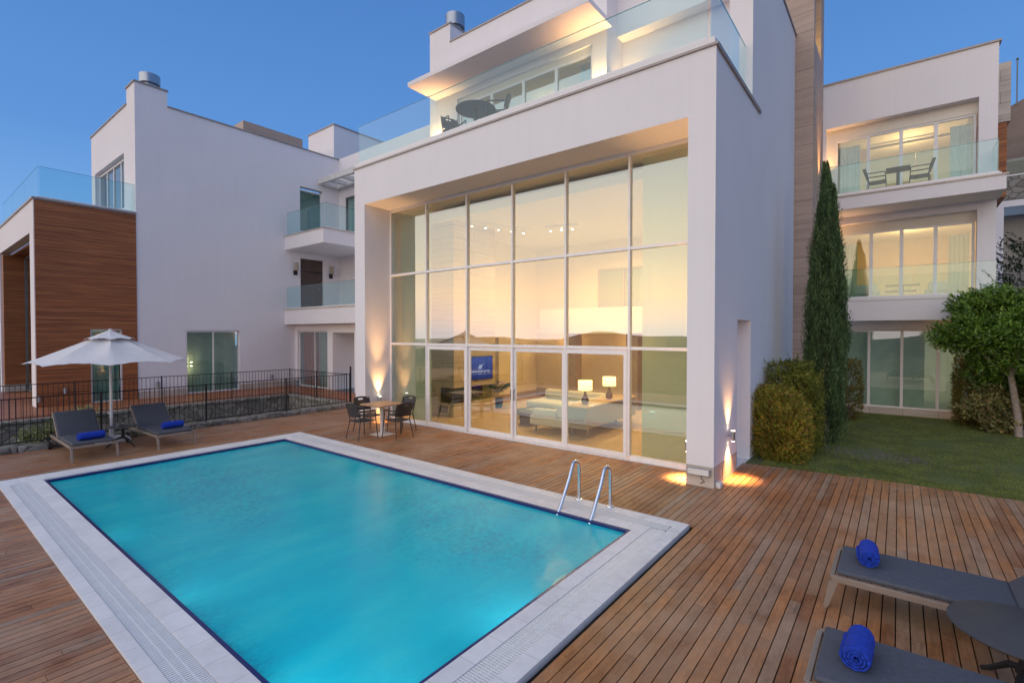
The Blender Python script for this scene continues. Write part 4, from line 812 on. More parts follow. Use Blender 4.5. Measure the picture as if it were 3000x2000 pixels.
# ================================================================ vegetation
def leaves(name, mat, parent, P, N, U, ln, wd, fold=.0):
    """one mesh of leaf-sized pointed quads: P centres, N normals, U long directions (unit), ln/wd arrays"""
    P, N, U = map(np.asarray, (P, N, U)); Wd = np.cross(N, U); Wd /= (np.linalg.norm(Wd, axis=1, keepdims=True) + 1e-9)
    ln = np.broadcast_to(ln, (len(P),))[:, None]; wd = np.broadcast_to(wd, (len(P),))[:, None]
    base = np.array(parent['base']) if 'base' in parent.keys() else np.zeros(3)
    v = np.stack([P - U * ln * .5, P + Wd * wd * .5 - U * ln * .08, P + U * ln * .5, P - Wd * wd * .5 - U * ln * .08], 1).reshape(-1, 3) - base
    n = len(P); me = bpy.data.meshes.new(name); me.vertices.add(n * 4); me.vertices.foreach_set('co', v.ravel())
    me.loops.add(n * 4); me.loops.foreach_set('vertex_index', np.arange(n * 4, dtype=np.int32)); me.polygons.add(n)
    me.polygons.foreach_set('loop_start', np.arange(n, dtype=np.int32) * 4); me.materials.append(MATS[mat]); me.update(calc_edges=True); me.validate()
    o = bpy.data.objects.new(name, me); COL.objects.link(o); o.parent = parent; return o
def unit(a): return a / (np.linalg.norm(a, axis=-1, keepdims=True) + 1e-9)
rg = np.random.default_rng(5)
def cypress(x, y, h, lab):
    t = thing('cypress', lab, 'tree', (x, y, 0)); n = 60000
    m = MB(); m.tube([(x, y, 0), (x, y, 1), (x + .02, y, h * .9)], [.09, .07, .01], 8); part(m, 'trunk', 'trunk_bark', t)
    # vertical plumes: each plume is a flame of sprays
    PP, NN, UU, LL, WW = [], [], [], [], []
    plumes = []
    for k in range(120):
        z0 = rg.uniform(0.02, h * .80); a = rg.uniform(0, 2 * math.pi); plumes.append((z0, a))
    def rad(z):
        u = z / h
        return .84 * (.30 + .24 * np.sin(np.clip(u * 1.25 + .08, 0, 1) * math.pi) ** .8) * np.clip((1 - u) * 3.1, 0, 1) ** .6 * (.85 + .15 * np.clip(z / .5, 0, 1))
    for z0, a in plumes:
        ph = rg.uniform(.7, 1.5); k = int(n / len(plumes)); s = rg.random(k) ** .8; z = z0 + ph * s
        rr = rad(np.array([z0 + ph * .35]))[0] * rg.uniform(.62, 1.0); cx, cy = x + rr * math.cos(a), y + rr * math.sin(a)
        # plume axis leans inward to the top
        ax = cx + (x - cx) * .35 * s; ay = cy + (y - cy) * .35 * s
        pr = .14 * np.sin(np.clip(s * .9 + .1, 0, 1) * math.pi) ** .7 + .01
        th = rg.uniform(0, 2 * math.pi, k); q = rg.random(k) ** .4 * pr
        PP.append(np.stack([ax + q * np.cos(th), ay + q * np.sin(th), z], 1))
        up = unit(np.stack([np.cos(th) * .35, np.sin(th) * .35, np.ones(k)], 1) + rg.normal(0, .22, (k, 3)))
        NN.append(unit(np.stack([np.cos(th), np.sin(th), rg.normal(0, .4, k)], 1) + rg.normal(0, .5, (k, 3)))); UU.append(up)
        LL.append(rg.uniform(.04, .10, k)); WW.append(rg.uniform(.008, .02, k))
    # core and top spires
    k = 16000; z = rg.random(k) * h; th = rg.uniform(0, 2 * math.pi, k); q = rad(z) * rg.random(k) ** .5 * .95; PP.append(np.stack([x + q * np.cos(th), y + q * np.sin(th), z], 1)); NN.append(unit(rg.normal(0, 1, (k, 3)))); UU.append(unit(rg.normal(0, .3, (k, 3)) + [0, 0, 1])); LL.append(rg.uniform(.05, .1, k)); WW.append(rg.uniform(.015, .03, k))
    for dx, dy, hh in ((-.06, 0, h), (.15, .03, h * .90), (.0, -.1, h * .93), (-.16, .1, h * .86)):
        k = 2600; s = rg.random(k); z = hh - 1.5 * s; q = .02 + .13 * s * rg.random(k) ** .5; th = rg.uniform(0, 2 * math.pi, k)
        PP.append(np.stack([x + dx + q * np.cos(th), y + dy + q * np.sin(th), z], 1)); NN.append(unit(rg.normal(0, 1, (k, 3)))); UU.append(unit(rg.normal(0, .2, (k, 3)) + [0, 0, 1])); LL.append(rg.uniform(.05, .12, k)); WW.append(rg.uniform(.01, .02, k))
    P_ = np.concatenate(PP); U_ = np.concatenate(UU); N_ = np.concatenate(NN); N_ = unit(N_ - U_ * (N_ * U_).sum(1, keepdims=True))
    leaves('crown', 'cypress_leaf', t, P_, N_, U_, np.concatenate(LL), np.concatenate(WW)); return t
cypress(-1.30, 13.1, 6.3, 'tall narrow dark green cypress standing beside the white villa wall')
def blob(name, mat, t, lobes, n, ln, wd, shell=.35, upb=.3, box=False, stems=None, seed=1):
    """leaf clumps on and inside a set of ellipsoid lobes"""
    r2 = np.random.default_rng(seed); PP, UU, NN = [], [], []
    vol = np.array([a[3] * a[4] * a[5] for a in lobes]) ** (2 / 3); vol /= vol.sum()
    for (cx, cy, cz, rx, ry, rz), w in zip(lobes, vol):
        k = int(n * w); tw = max(1, k // 9)              # twigs, nine leaves each
        d = unit(r2.normal(0, 1, (tw, 3)))
        if box: d = d / np.max(np.abs(d), axis=1, keepdims=True) ** .8
        r = 1 - shell * r2.random(tw) ** 1.6 + .10 * (r2.random(tw) > .93); bumpy = 1 + .09 * np.sin(d[:, 0] * 9 + cx * 7) * np.sin(d[:, 1] * 8 + cy * 5) * np.sin(d[:, 2] * 10)
        c = np.stack([cx + d[:, 0] * rx * r * bumpy, cy + d[:, 1] * ry * r * bumpy, cz + d[:, 2] * rz * r * bumpy], 1)
        tdir = unit(d * .8 + [0, 0, upb] + r2.normal(0, .35, (tw, 3)))
        for j in range(9):
            s = (j - 4) / 9; off = r2.normal(0, 1, (tw, 3)); off = off - tdir * (off * tdir).sum(1, keepdims=True); off = unit(off)
            PP.append(c + tdir * (s * ln * 2.6) + off * ln * .33); u = unit(off * .8 + tdir * .7); UU.append(u)
            nn = unit(r2.normal(0, 1, (tw, 3)) * .6 + d + [0, 0, .4]); NN.append(unit(nn - u * (nn * u).sum(1, keepdims=True)))
    P_ = np.concatenate(PP); keep = P_[:, 2] > .01; P_ = P_[keep]; U_ = np.concatenate(UU)[keep]; N_ = np.concatenate(NN)[keep]
    return leaves(name, mat, t, P_, N_, U_, r2.uniform(.7, 1.25, len(P_)) * ln, r2.uniform(.7, 1.25, len(P_)) * wd)
def stems(t, x, y, h, n, spread, mat='trunk_bark', seed=1, r=.012):
    rnd = random.Random(seed); m = MB()
    for i in range(n):
        a = rnd.uniform(0, 6.28); s = rnd.uniform(.3, 1) * spread; m.tube([(x + .1 * math.cos(a), y + .1 * math.sin(a), 0), (x + s * .5 * math.cos(a), y + s * .5 * math.sin(a), h * .5), (x + s * math.cos(a), y + s * math.sin(a), h * .92)], [r, r * .7, r * .3], 5)
    part(m, 'stems', mat, t)
t = thing('bush', 'dense clipped olive and rust coloured bush at the corner of the deck', 'bush', (-1.85, 10.95, 0)); stems(t, -1.85, 10.95, 1.2, 14, .45)
blob('foliage', 'bush_leaf', t, [(-1.90, 10.95, .66, .47, .46, .68), (-1.70, 10.75, .55, .42, .40, .58), (-2.0, 11.2, .82, .36, .45, .56)], 62000, .046, .017, .4, .7, True, seed=2)
t = thing('bush', 'taller green bush behind the rust coloured one against the cypress', 'bush', (-1.72, 12.0, 0)); stems(t, -1.72, 12.0, 1.7, 12, .4, seed=3)
blob('foliage', 'bush_green_leaf', t, [(-1.80, 11.9, .94, .43, .47, .92), (-1.56, 11.7, .84, .36, .40, .82)], 44000, .048, .018, .4, .8, True, seed=4)
t = thing('bush', 'narrow upright rust green bush half hidden behind the cypress by the ground floor windows', 'bush', (-1.10, 17.0, 0)); stems(t, -1.1, 17.0, 1.5, 8, .2, seed=5)
blob('foliage', 'hedge_leaf', t, [(-1.15, 17.0, .85, .36, .36, .86)], 9000, .055, .018, .4, .8, True, seed=5)
t = thing('bush', 'tall yellow green hedge bush beneath the leafy tree crown', 'bush', (1.65, 17.9, 0)); stems(t, 1.65, 17.9, 1.5, 10, .4, seed=6)
blob('foliage', 'hedge_leaf', t, [(1.60, 17.9, .9, .42, .45, .92), (2.3, 18.0, .85, .5, .5, .9)], 34000, .06, .02, .4, .8, True, seed=7)
t = thing('bush', 'low variegated cream and green shrub at the foot of the leafy tree', 'bush', (1.85, 16.9, 0)); stems(t, 1.85, 16.9, .9, 12, .4, 'pale_bark', seed=7)
blob('foliage', 'variegated_leaf', t, [(1.85, 16.95, .72, .42, .4, .40), (1.55, 17.1, .55, .32, .3, .30), (2.25, 17.1, .75, .42, .4, .42), (2.0, 16.75, .32, .36, .3, .26)], 6500, .095, .05, .5, .2, seed=8)
t = thing('bush', 'dark shrub filling the space behind the leafy tree trunk', 'bush', (2.6, 17.7, 0)); stems(t, 2.6, 17.7, 1.2, 8, .5, seed=9)
blob('foliage', 'dark_leaf', t, [(2.5, 17.5, .95, .75, .5, 1.0), (3.2, 17.2, .8, .8, .7, .95)], 20000, .08, .035, .5, .3, seed=9)
# leafy tree at the right edge
t = thing('broadleaf_tree', 'round glossy green leafy tree at the right edge of the lawn', 'tree', (2.22, 16.55, 0))
m = MB(); m.tube([(2.26, 16.55, 0), (2.24, 16.55, .5), (2.16, 16.55, 1.1), (2.10, 16.57, 1.6), (2.2, 16.6, 2.3)], [.085, .075, .068, .06, .035], 10)
for a, b in (((2.13, 16.56, 1.4), (1.4, 16.4, 2.2)), ((2.12, 16.56, 1.5), (2.9, 16.7, 2.4)), ((2.15, 16.6, 1.7), (2.0, 17.2, 2.7)), ((2.13, 16.56, 1.55), (2.3, 15.9, 2.5)), ((1.5, 16.42, 2.1), (.95, 16.3, 2.55))):
    a, b = Vector(a), Vector(b); m.tube([a, a.lerp(b, .5) + Vector((0, 0, -.05)), b], [.04, .03, .012], 7)
part(m, 'trunk', 'pale_bark', t)
lob = [(2.25, 16.6, 2.65, 1.0, 1.0, .72)]; rl = random.Random(17)
for i in range(26):
    a = rl.uniform(0, 6.283); e_ = rl.uniform(-.75, 1.0); q_ = rl.uniform(.75, 1.08); k_ = rl.uniform(.28, .52); lob.append((2.35 + 1.22 * q_ * math.cos(a) * math.cos(e_), 16.6 + 1.05 * q_ * math.sin(a) * math.cos(e_), 2.58 + .95 * q_ * math.sin(e_), k_ * 1.1, k_ * 1.1, k_ * .8))
lob += [(2.0, 17.1, 1.15, .45, .3, .42), (2.7, 17.1, .95, .5, .3, .5), (1.55, 16.9, 1.95, .36, .3, .3), (3.3, 16.4, 1.7, .6, .5, .6), (2.42, 16.05, 1.75, .42, .3, .34), (1.80, 16.4, 1.85, .40, .38, .34), (2.95, 16.1, 1.15, .5, .4, .5), (2.75, 17.0, 1.45, .6, .4, .45), (1.85, 17.15, 1.55, .55, .4, .4), (3.2, 16.6, 1.3, .6, .5, .6), (3.0, 16.8, 3.2, .7, .7, .6), (3.2, 16.7, 2.6, .9, .9, .9), (2.9, 16.1, 3.3, .6, .6, .45), (1.25, 16.5, 2.55, .45, .42, .36), (1.0, 16.5, 2.3, .26, .26, .22), (2.75, 16.2, 1.55, .5, .45, .35)]
blob('crown', 'tree_leaf', t, lob, 76000, .085, .036, .5, .35, seed=11)
# conifer and dark hedge farther up at the right
def conifer(x, y, z, h, r, lab):
    t = thing('conifer', lab, 'tree', (x, y, z)); m = MB(); m.tube([(x, y, z), (x, y, z + h)], [.08, .01], 7); part(m, 'trunk', 'trunk_bark', t)
    PP, UU, NN = [], [], []
    for k in range(260):
        u = k / 260; zz = z + h * (.05 + .95 * u); a = k * 2.399; L0 = r * (1 - u) + .08; q = 26; s = np.linspace(.1, 1, q); dx = np.array([math.cos(a), math.sin(a), -.12 + .5 * u]); d = unit(dx)
        c = np.array([x, y, zz]) + d * (s * L0)[:, None]
        for sg in (-1, 1):
            side = np.array([-math.sin(a), math.cos(a), 0]) * sg; PP.append(c + side * (.05 * (1.1 - s))[:, None]); UU.append(np.tile(unit(side * .8 + d * .8), (q, 1))); NN.append(np.tile(np.array([0, 0, 1.]), (q, 1)) + rg.normal(0, .3, (q, 3)))
    P_, U_, N_ = np.concatenate(PP), np.concatenate(UU), unit(np.concatenate(NN)); leaves('crown', 'conifer_leaf', t, P_, unit(N_ - U_ * (N_ * U_).sum(1, keepdims=True)), U_, .13, .03)
conifer(3.55, 20.5, -.1, 4.9, 1.3, 'blue green conifer rising behind the leafy tree at the right edge')
t = thing('bush', 'tall dark hedge behind the blue green conifer', 'bush', (3.6, 23.5, 0)); stems(t, 3.6, 23.5, 4, 8, .5, seed=19)
blob('foliage', 'dark_leaf', t, [(3.6, 23.5, 3.0, 1.2, .9, 2.6), (4.8, 23.5, 3.0, 1.2, .9, 2.7)], 16000, .11, .05, .4, .3, True, seed=21)
# thin climbing twig against the lower balcony
t = thing('twig', 'thin bare leafy twig sticking up past the lower balcony glass', 'twig', (2.0, 16.9, 3.2)); m = MB(); pts = [(1.98, 16.8, 3.2), (1.90, 16.8, 3.62), (1.76, 16.82, 3.85), (1.62, 16.84, 4.02)]; m.tube(pts, [.008, .006, .005, .003], 5); part(m, 'stem', 'trunk_bark', t)
pp = np.array([np.array(pts[i]) * (1 - s) + np.array(pts[i + 1]) * s for i in range(3) for s in np.linspace(0, 1, 9)]); pp = np.repeat(pp, 2, 0) + rg.normal(0, .012, (54, 3)); uu = unit(rg.normal(0, 1, (54, 3))); nn = unit(np.cross(uu, rg.normal(0, 1, (54, 3)))); leaves('leaf_cluster', 'tree_leaf', t, pp, nn, uu, .05, .022)
# flowering plants between the kerb and the sunken strip
t = thing('flowering_plant', 'small flowering plant with cream blossoms by the left lounger', 'plant', (-14.7, 2.1, -.1)); stems(t, -14.7, 2.1, .3, 8, .2, seed=12)
blob('foliage', 'flower_leaf', t, [(-14.75, 2.0, .22, .25, .3, .20), (-14.75, 2.35, .30, .2, .22, .22)], 1500, .06, .03, .6, .4, seed=13)
t = thing('flowering_plant', 'tuft of leaves just showing above the left lounger backrest', 'plant', (-17.6, 3.1, -1.6)); stems(t, -17.6, 3.1, .5, 8, .2, seed=12)
blob('foliage', 'flower_leaf', t, [(-17.6, 3.35, .1, .3, .3, .35)], 900, .07, .03, .6, .4, seed=14)
# palm in the living room
t = thing('potted_palm', 'dark green potted palm beside the fireplace', 'plant', (-10.35, 12.45, .012)); m = MB(); m.lathe([(.12, .0), (.17, .32), (.15, .32), (.14, .28)], 20, (-10.35, 12.45, .012)); part(m, 'pot', 'dark_table', t)
PP, UU, NN = [], [], []
for k in range(16):
    a = k * 2.4; L0 = rg.uniform(.6, 1.0); 
    for s in np.linspace(.1, 1, 22):
        rr = L0 * s * .75; z = .35 + L0 * (s * 1.1 - .75 * s * s) + .15; c = np.array([-10.35 + rr * math.cos(a), 12.45 + rr * math.sin(a), z])
        for sg in (-1, 1):
            u = unit(np.array([math.cos(a) * .5 - sg * math.sin(a), math.sin(a) * .5 + sg * math.cos(a), -.5])); PP.append(c + u * .09); UU.append(u); NN.append(np.array([0, 0, 1.]))
P_, U_, N_ = np.array(PP), np.array(UU), np.array(NN); leaves('fronds', 'palm_leaf', t, P_, unit(N_ - U_ * (N_ * U_).sum(1, keepdims=True)), U_, .2, .022)
# lawn
m = MB(); n = 40; pts = [[(-2.27 + 10.5 * i / n, 9.9 + 11 * j / n, -.012 if j == 0 else -.002 + .02 * math.sin(i * .7) * math.sin(j * .5) * (j > 2)) for i in range(n + 1)] for j in range(n + 1)]; m.loft(pts, False); struct('lawn', m, 'lawn_soil')
k = 150000; gx = rg.uniform(-2.0, 5.0, k); gy = 10.03 + (rg.random(k) ** 1.5) * 8.6; ed = np.minimum(10.02 + np.clip((gx + 2.2) * .12, 0, .23), 10.25) + .02
bare = np.exp(-(((gx + .35) / .75) ** 2 + ((gy - 12.2) / .45) ** 2)) + .7 * np.exp(-(((gx + .9) / .8) ** 2 + ((gy - 10.6) / .3) ** 2)); ok = (gy > ed - .10 * np.clip(np.sin(gx * 7.3) * np.sin(gx * 17.1 + 1), 0, 1) - .02) & (rg.random(k) > bare * .85); gx, gy = gx[ok], gy[ok]; k = len(gx)
hh = rg.uniform(.018, .045, k); uu = unit(np.stack([rg.normal(0, .45, k), rg.normal(0, .45, k), np.ones(k)], 1)); nn = unit(np.stack([rg.normal(0, 1, k), rg.normal(0, 1, k), np.zeros(k)], 1)); nn = unit(nn - uu * (nn * uu).sum(1, keepdims=True))
dummy = thing('tmp', '', '', (0, 0, 0)); go = leaves('grass', 'blade_leaf', dummy, np.stack([gx, gy, hh * .4], 1), nn, uu, hh, rg.uniform(.005, .009, k)); go.parent = None; bpy.data.objects.remove(dummy); tag(go, 'short green lawn grass with worn patches', 'grass', kind='stuff')
m = MB()
rnd = random.Random(31)
for i in range(300):
    a = rnd.gauss(-.35, .55); b = rnd.gauss(12.25, .3); r_ = rnd.uniform(.01, .028); m.rbox(a - r_, a + r_, b - r_, b + r_, 0, r_ * .8, r_ * .5, 1)
o = m.build('bare_gravel', 'gravel_stone'); tag(o, 'patch of loose purple grey gravel in the lawn', 'gravel', kind='stuff')
# ================================================================ outdoor furniture
def dining_chair(loc, rz, lab, group):
    t = thing('armchair', lab, 'chair', loc, rz, group); t['base'] = (0, 0, 0)
    # local: seat front toward +y
    for sx in (-1, 1):
        m = MB(); m.tube([(sx * .225, .20, .64), (sx * .235, .21, .44), (sx * .265, .245, 0)], [.013, .013, .010], 8); part(m, 'leg', 'plastic_brown', t)
        m = MB(); m.tube([(sx * .20, -.19, .44), (sx * .245, -.27, 0)], [.013, .010], 8); part(m, 'leg', 'plastic_brown', t)
        m = MB(); m.tube([(sx * .225, .205, .635), (sx * .24, .17, .655), (sx * .245, -.05, .655), (sx * .225, -.21, .66)], .012, 8, flat=1.4); part(m, 'armrest', 'plastic_brown', t)
    m = MB(); rings = []
    for y, z, w in ((-.20, .43, .20), (-.10, .425, .215), (.08, .425, .225), (.19, .435, .225), (.23, .425, .22)):
        rings.append([(w * q, y, z - .012 * (1 - q * q) + dz) for q, dz in [(-1 + 2 * i / 8, 0) for i in range(9)] + [(1 - 2 * i / 8, -.018) for i in range(9)]])
    m.loft(rings, True, caps=True); part(m, 'seat', 'plastic_brown', t)
    # curved back with a hand slot
    m = MB()
    def bk(u, v, d): # u -1..1 across, v 0..1 up
        wv_ = .215 - .025 * max(0, v - .75) * 4 * abs(u); y = -.20 - .10 * v - .035 * (1 - u * u) + d; return (wv_ * u, y, .52 + .33 * v - .035 * (abs(u) ** 4) * (v > .9))
    nu, nv = 12, 8
    def quad(i0, i1, j0, j1):
        for i in range(i0, i1):
            for j in range(j0, j1):
                a = [bk(-1 + 2 * p / nu, q / nv, d) for d in (0, -.014) for p, q in ((i, j), (i + 1, j), (i + 1, j + 1), (i, j + 1))]
                m.add(a, [(0, 1, 2, 3), (7, 6, 5, 4), (0, 4, 5, 1), (3, 2, 6, 7), (0, 3, 7, 4), (1, 5, 6, 2)])
    quad(0, nu, 0, 6); quad(0, 4, 6, 7); quad(8, nu, 6, 7); quad(0, nu, 7, 8); part(m, 'backrest', 'plastic_brown', t)
    for sx in (-1, 1): m = MB(); m.tube([(sx * .20, -.19, .44), (sx * .222, -.215, .62), (sx * .215, -.28, .83)], .012, 8); part(m, 'back_post', 'plastic_brown', t)
    return t
GR = 'dark armchairs around the wooden dining table'
c0 = dining_chair((-9.85, 6.86, 0), 0, 'dark armchair nearest the pool at the wooden table, its back to the pool', GR)
def cp(src, loc, rz, lab, group=None):
    o = copy_tree(src); o.location = loc; o.rotation_euler = (0, 0, rz); o['label'] = lab
    if group: o['group'] = group
    return o
cp(c0, (-9.28, 7.44, 0), R(88), 'dark armchair at the side of the wooden table nearest the glass doors', GR)
cp(c0, (-9.85, 8.02, 0), R(184), 'dark armchair on the far side of the wooden table before the glass pane', GR)
cp(c0, (-10.42, 7.42, 0), R(-92), 'dark armchair at the fence side of the wooden table before the left pillar', GR)
UG = 'dark chairs on the roof terrace'
cp(c0, (-8.62, 8.66, 6.995), R(-110), 'dark armchair left of the round table on the roof terrace', UG); cp(c0, (-7.28, 8.68, 6.995), R(125), 'dark armchair right of the round table on the roof terrace', UG)
BG = 'dark chairs on the upper balcony of the garden villa'
cp(c0, (-.55, 18.1, 6.465), R(-90), 'dark armchair left of the small table on the upper balcony', BG); cp(c0, (.42, 18.1, 6.465), R(90), 'dark armchair right of the small table on the upper balcony', BG)
def pedestal_table(loc, size, lab, square=True, top='table_wood', base='white_metal', h=.75, rz=0, group=None):
    t = thing('dining_table', lab, 'table', loc, rz, group); t['base'] = (0, 0, 0)
    m = MB()
    if square: m.box(-size / 2, size / 2, -size / 2, size / 2, h - .028, h)
    else: m.lathe([(size / 2 - .004, h - .024), (size / 2, h - .018), (size / 2, h - .004), (size / 2 - .004, h)], 48)
    part(m, 'tabletop', top, t, bevel=.003); m = MB(); m.box(-.04, .04, -.04, .04, .012, h - .028); part(m, 'column', base, t, bevel=.004); m = MB(); m.box(-.22, .22, -.22, .22, 0, .012); part(m, 'base', base, t, bevel=.003); return t
pedestal_table((-9.84, 7.43, 0), .76, 'square wooden table on a white pedestal beside the left pillar')
pedestal_table((-7.93, 8.70, 6.995), .95, 'round dark table on the roof terrace', False, 'dark_table', 'dark_table', .76)
pedestal_table((-.06, 18.1, 6.465), .55, 'small dark square table on the upper balcony of the garden villa', True, 'dark_table', 'dark_table', .72)
# indoor lounge chairs behind the lower balcony
def easy(loc, rz, lab):
    t = thing('easy_chair', lab, 'armchair', loc, rz, 'pale easy chairs behind the lower balcony'); t['base'] = (0, 0, 0)
    m = MB(); m.rbox(-.35, .35, -.35, .38, .15, .42, .06); part(m, 'seat', 'sofa_fabric', t); m = MB(); m.rbox(-.33, .33, -.48, -.3, .3, .85, .07); part(m, 'backrest', 'sofa_fabric', t)
    m = MB(); m.rbox(-.42, -.33, -.4, .3, .3, .6, .04); m.rbox(.33, .42, -.4, .3, .3, .6, .04); part(m, 'armrest', 'sofa_fabric', t); m = MB()
    for a in (-.3, .3):
        for b in (-.3, .32): m.box(a - .02, a + .02, b - .02, b + .02, 0, .15)
    part(m, 'leg_set', 'alu_dark', t)
easy((-.85, 19.9, 3.41), R(-90), 'pale easy chair at the left behind the lower balcony glass'); easy((1.0, 19.9, 3.41), R(90), 'pale easy chair with a cushion at the right behind the lower balcony glass')
t = thing('tea_table', 'slim two-tier table between the pale easy chairs', 'table', (.1, 19.7, 3.41)); m = MB(); m.box(-.35, .5, 19.5, 19.9, 3.93, 3.97); m.box(-.35, .42, 19.5, 19.9, 3.75, 3.79); part(m, 'top', 'skirting', t); m = MB(); m.box(.05, .11, 19.67, 19.73, 3.41, 3.93); part(m, 'leg', 'alu_dark', t)
# sun loungers: local foot at +x, head toward -x
def lounger(loc, rz, lab, group):
    t = thing('sun_lounger', lab, 'sun lounger', loc, rz, group); t['base'] = (0, 0, 0); hw = .345; zf = .30
    for sy in (-1, 1):
        y = sy * hw; m = MB(); m.box(-.92, .95, y - .016, y + .016, zf - .055, zf); part(m, 'side_rail', 'taupe_metal', t, bevel=.004)
        m = MB(); q = [(.90, zf - .055), (.97, zf - .055), (1.01, 0), (.975, 0)]; m.add([(x, y - .016, z) for x, z in q] + [(x, y + .016, z) for x, z in q], [(0, 1, 2, 3), (7, 6, 5, 4), (0, 4, 5, 1), (1, 5, 6, 2), (2, 6, 7, 3), (3, 7, 4, 0)]); part(m, 'leg', 'taupe_metal', t)
        m = MB(); m.tube([(-.70, y, zf - .05), (-.86, y, .1)], .014, 8); part(m, 'leg', 'taupe_metal', t)
        m = MB(); rings = [[(-.86 + .085 * math.cos(a), yy, .085 + .085 * math.sin(a)) for a in [k * math.pi / 10 for k in range(20)]] for yy in (y + sy * .02, y + sy * .055)]; m.loft(rings, True, caps=True); wh = part(m, 'wheel', 'rubber', t)
    for b_ in ((.93, .965), (-.92, -.885)): m = MB(); m.box(b_[0], b_[1], -hw + .016, hw - .016, zf - .045, zf - .005); part(m, 'cross_bar', 'taupe_metal', t, bevel=.004)
    m = MB(); m.tube([(-.86, -hw - .02, .085), (-.86, hw + .02, .085)], .01, 8); part(m, 'axle', 'taupe_metal', t)
    m = MB(); m.rbox(-.25, .915, -.33, .33, zf + .001, zf + .048, .02, 3); part(m, 'cushion', 'sling_fabric', t)
    m = MB(); a = R(43); M = Matrix.Rotation(a, 3, 'Y'); b0 = Vector((-.26, 0, zf + .012)); mm = MB(); mm.rbox(-.68, .0, -.33, .33, -.02, .028, .018, 3)
    m.v = [tuple(b0 + M @ Vector(p)) for p in mm.v]; m.f = mm.f; m.sm = mm.sm; part(m, 'backrest', 'sling_fabric', t)
    m = MB()
    for sy in (-1, 1): m.tube([b0 + M @ Vector((0, sy * .34, -.01)), b0 + M @ Vector((-.69, sy * .34, -.01))], .013, 8)
    m.tube([b0 + M @ Vector((-.69, -.34, -.01)), b0 + M @ Vector((-.69, .34, -.01))], .013, 8); m.tube([b0 + M @ Vector((-.4, -.3, -.03)), (-.80, -.3, zf - .03)], .008, 6); m.tube([b0 + M @ Vector((-.4, .3, -.03)), (-.80, .3, zf - .03)], .008, 6)
    part(m, 'back_frame', 'taupe_metal', t); return t
LG = 'charcoal sun loungers on the deck'
l0 = lounger((-13.25, 2.49, 0), 0, 'charcoal sun lounger left of the parasol, leftmost on the far deck', LG)
cp(l0, (-13.20, 3.83, 0), R(1.5), 'charcoal sun lounger right of the parasol on the far deck', LG)
cp(l0, (.50, 5.54, 0), R(180), 'charcoal sun lounger at the right behind the round side table', LG)
cp(l0, (.52, 3.84, 0), R(180), 'charcoal sun lounger nearest the camera at the bottom right corner', LG)
def towel(loc, rz, lab, L_=.33, r=.083):
    t = thing('rolled_towel', lab, 'towel', loc, rz, 'rolled blue towels on the loungers'); t['base'] = (0, 0, 0); m = MB(); rnd = random.Random(int(loc[0] * 100) + 7)
    # spiral of towelling along local y
    n = 74; turns = 3.4; sec = []
    for i in range(n + 1):
        u = i / n; a = -u * turns * 2 * math.pi - .5; rr = .012 + (r - .012) * u; sec.append((rr, a))
    th = .0175; outer = [((rr + th * .5) * math.cos(a), (rr + th * .5) * math.sin(a)) for rr, a in sec]; inner = [((rr - th * .42) * math.cos(a), (rr - th * .42) * math.sin(a)) for rr, a in sec]; prof = outer + inner[::-1]
    ks = 14; rings = []
    for j in range(ks + 1):
        v = j / ks; y = -L_ / 2 + L_ * v; edge = 1 - .10 * (abs(2 * v - 1) ** 8); wob = 1 + .02 * math.sin(v * 17 + loc[1] * 5)
        rings.append([(x * edge * wob, y + .004 * math.sin(9 * math.atan2(z, x)) * (abs(2 * v - 1) > .9), r * .97 + z * .95 * edge * (1 if z > 0 else .96)) for x, z in prof])
    m.loft(rings, True, caps=False)
    for ring, fl in ((rings[0], 0), (rings[-1], 1)):
        N_ = n + 1
        for i in range(n):
            a, b, c_, d_ = ring[i], ring[i + 1], ring[2 * N_ - 2 - i], ring[2 * N_ - 1 - i]; m.add([a, b, c_, d_], [(0, 1, 2, 3)] if fl else [(3, 2, 1, 0)], True)
    return part(m, 'roll', 'towel', t)
zt_ = .348
towel((-12.62, 2.50, zt_), R(8), 'rolled royal blue towel on the leftmost far lounger', .42); towel((-12.70, 3.92, zt_), R(4), 'rolled royal blue towel on the lounger right of the parasol', .40)
towel((-.20, 5.58, zt_), R(4), 'rolled royal blue towel with spiral end on the right lounger behind the side table'); towel((-.185, 3.86, zt_), R(-2), 'rolled royal blue towel on the lounger nearest the camera')
def tripod_table(loc, r, h, rz, lab):
    t = thing('side_table', lab, 'side table', loc, rz, 'round dark side tables'); t['base'] = (0, 0, 0)
    m = MB(); m.lathe([(r - .01, h - .02), (r, h - .012), (r, h - .004), (r - .006, h)], 56); part(m, 'tabletop', 'dark_table', t)
    m = MB(); m.lathe([(.05, .17), (.032, .24), (.03, h - .04), (.09, h - .02)], 18); part(m, 'column', 'rubber', t)
    for k in range(3):
        a = k * 2 * math.pi / 3; c_, s_ = math.cos(a), math.sin(a); m = MB(); m.tube([(.0, .0, .20), (.10 * c_, .10 * s_, .175), (.24 * c_, .24 * s_, .05), (.30 * c_, .30 * s_, .012)], [.026, .022, .018, .014], 8); part(m, 'leg', 'rubber', t)
    return t
tripod_table((-13.25, 3.16, 0), .26, .44, .5, 'small round dark side table between the far loungers')
tripod_table((.69, 4.69, 0), .40, .455, R(129), 'large round dark side table between the two right loungers')
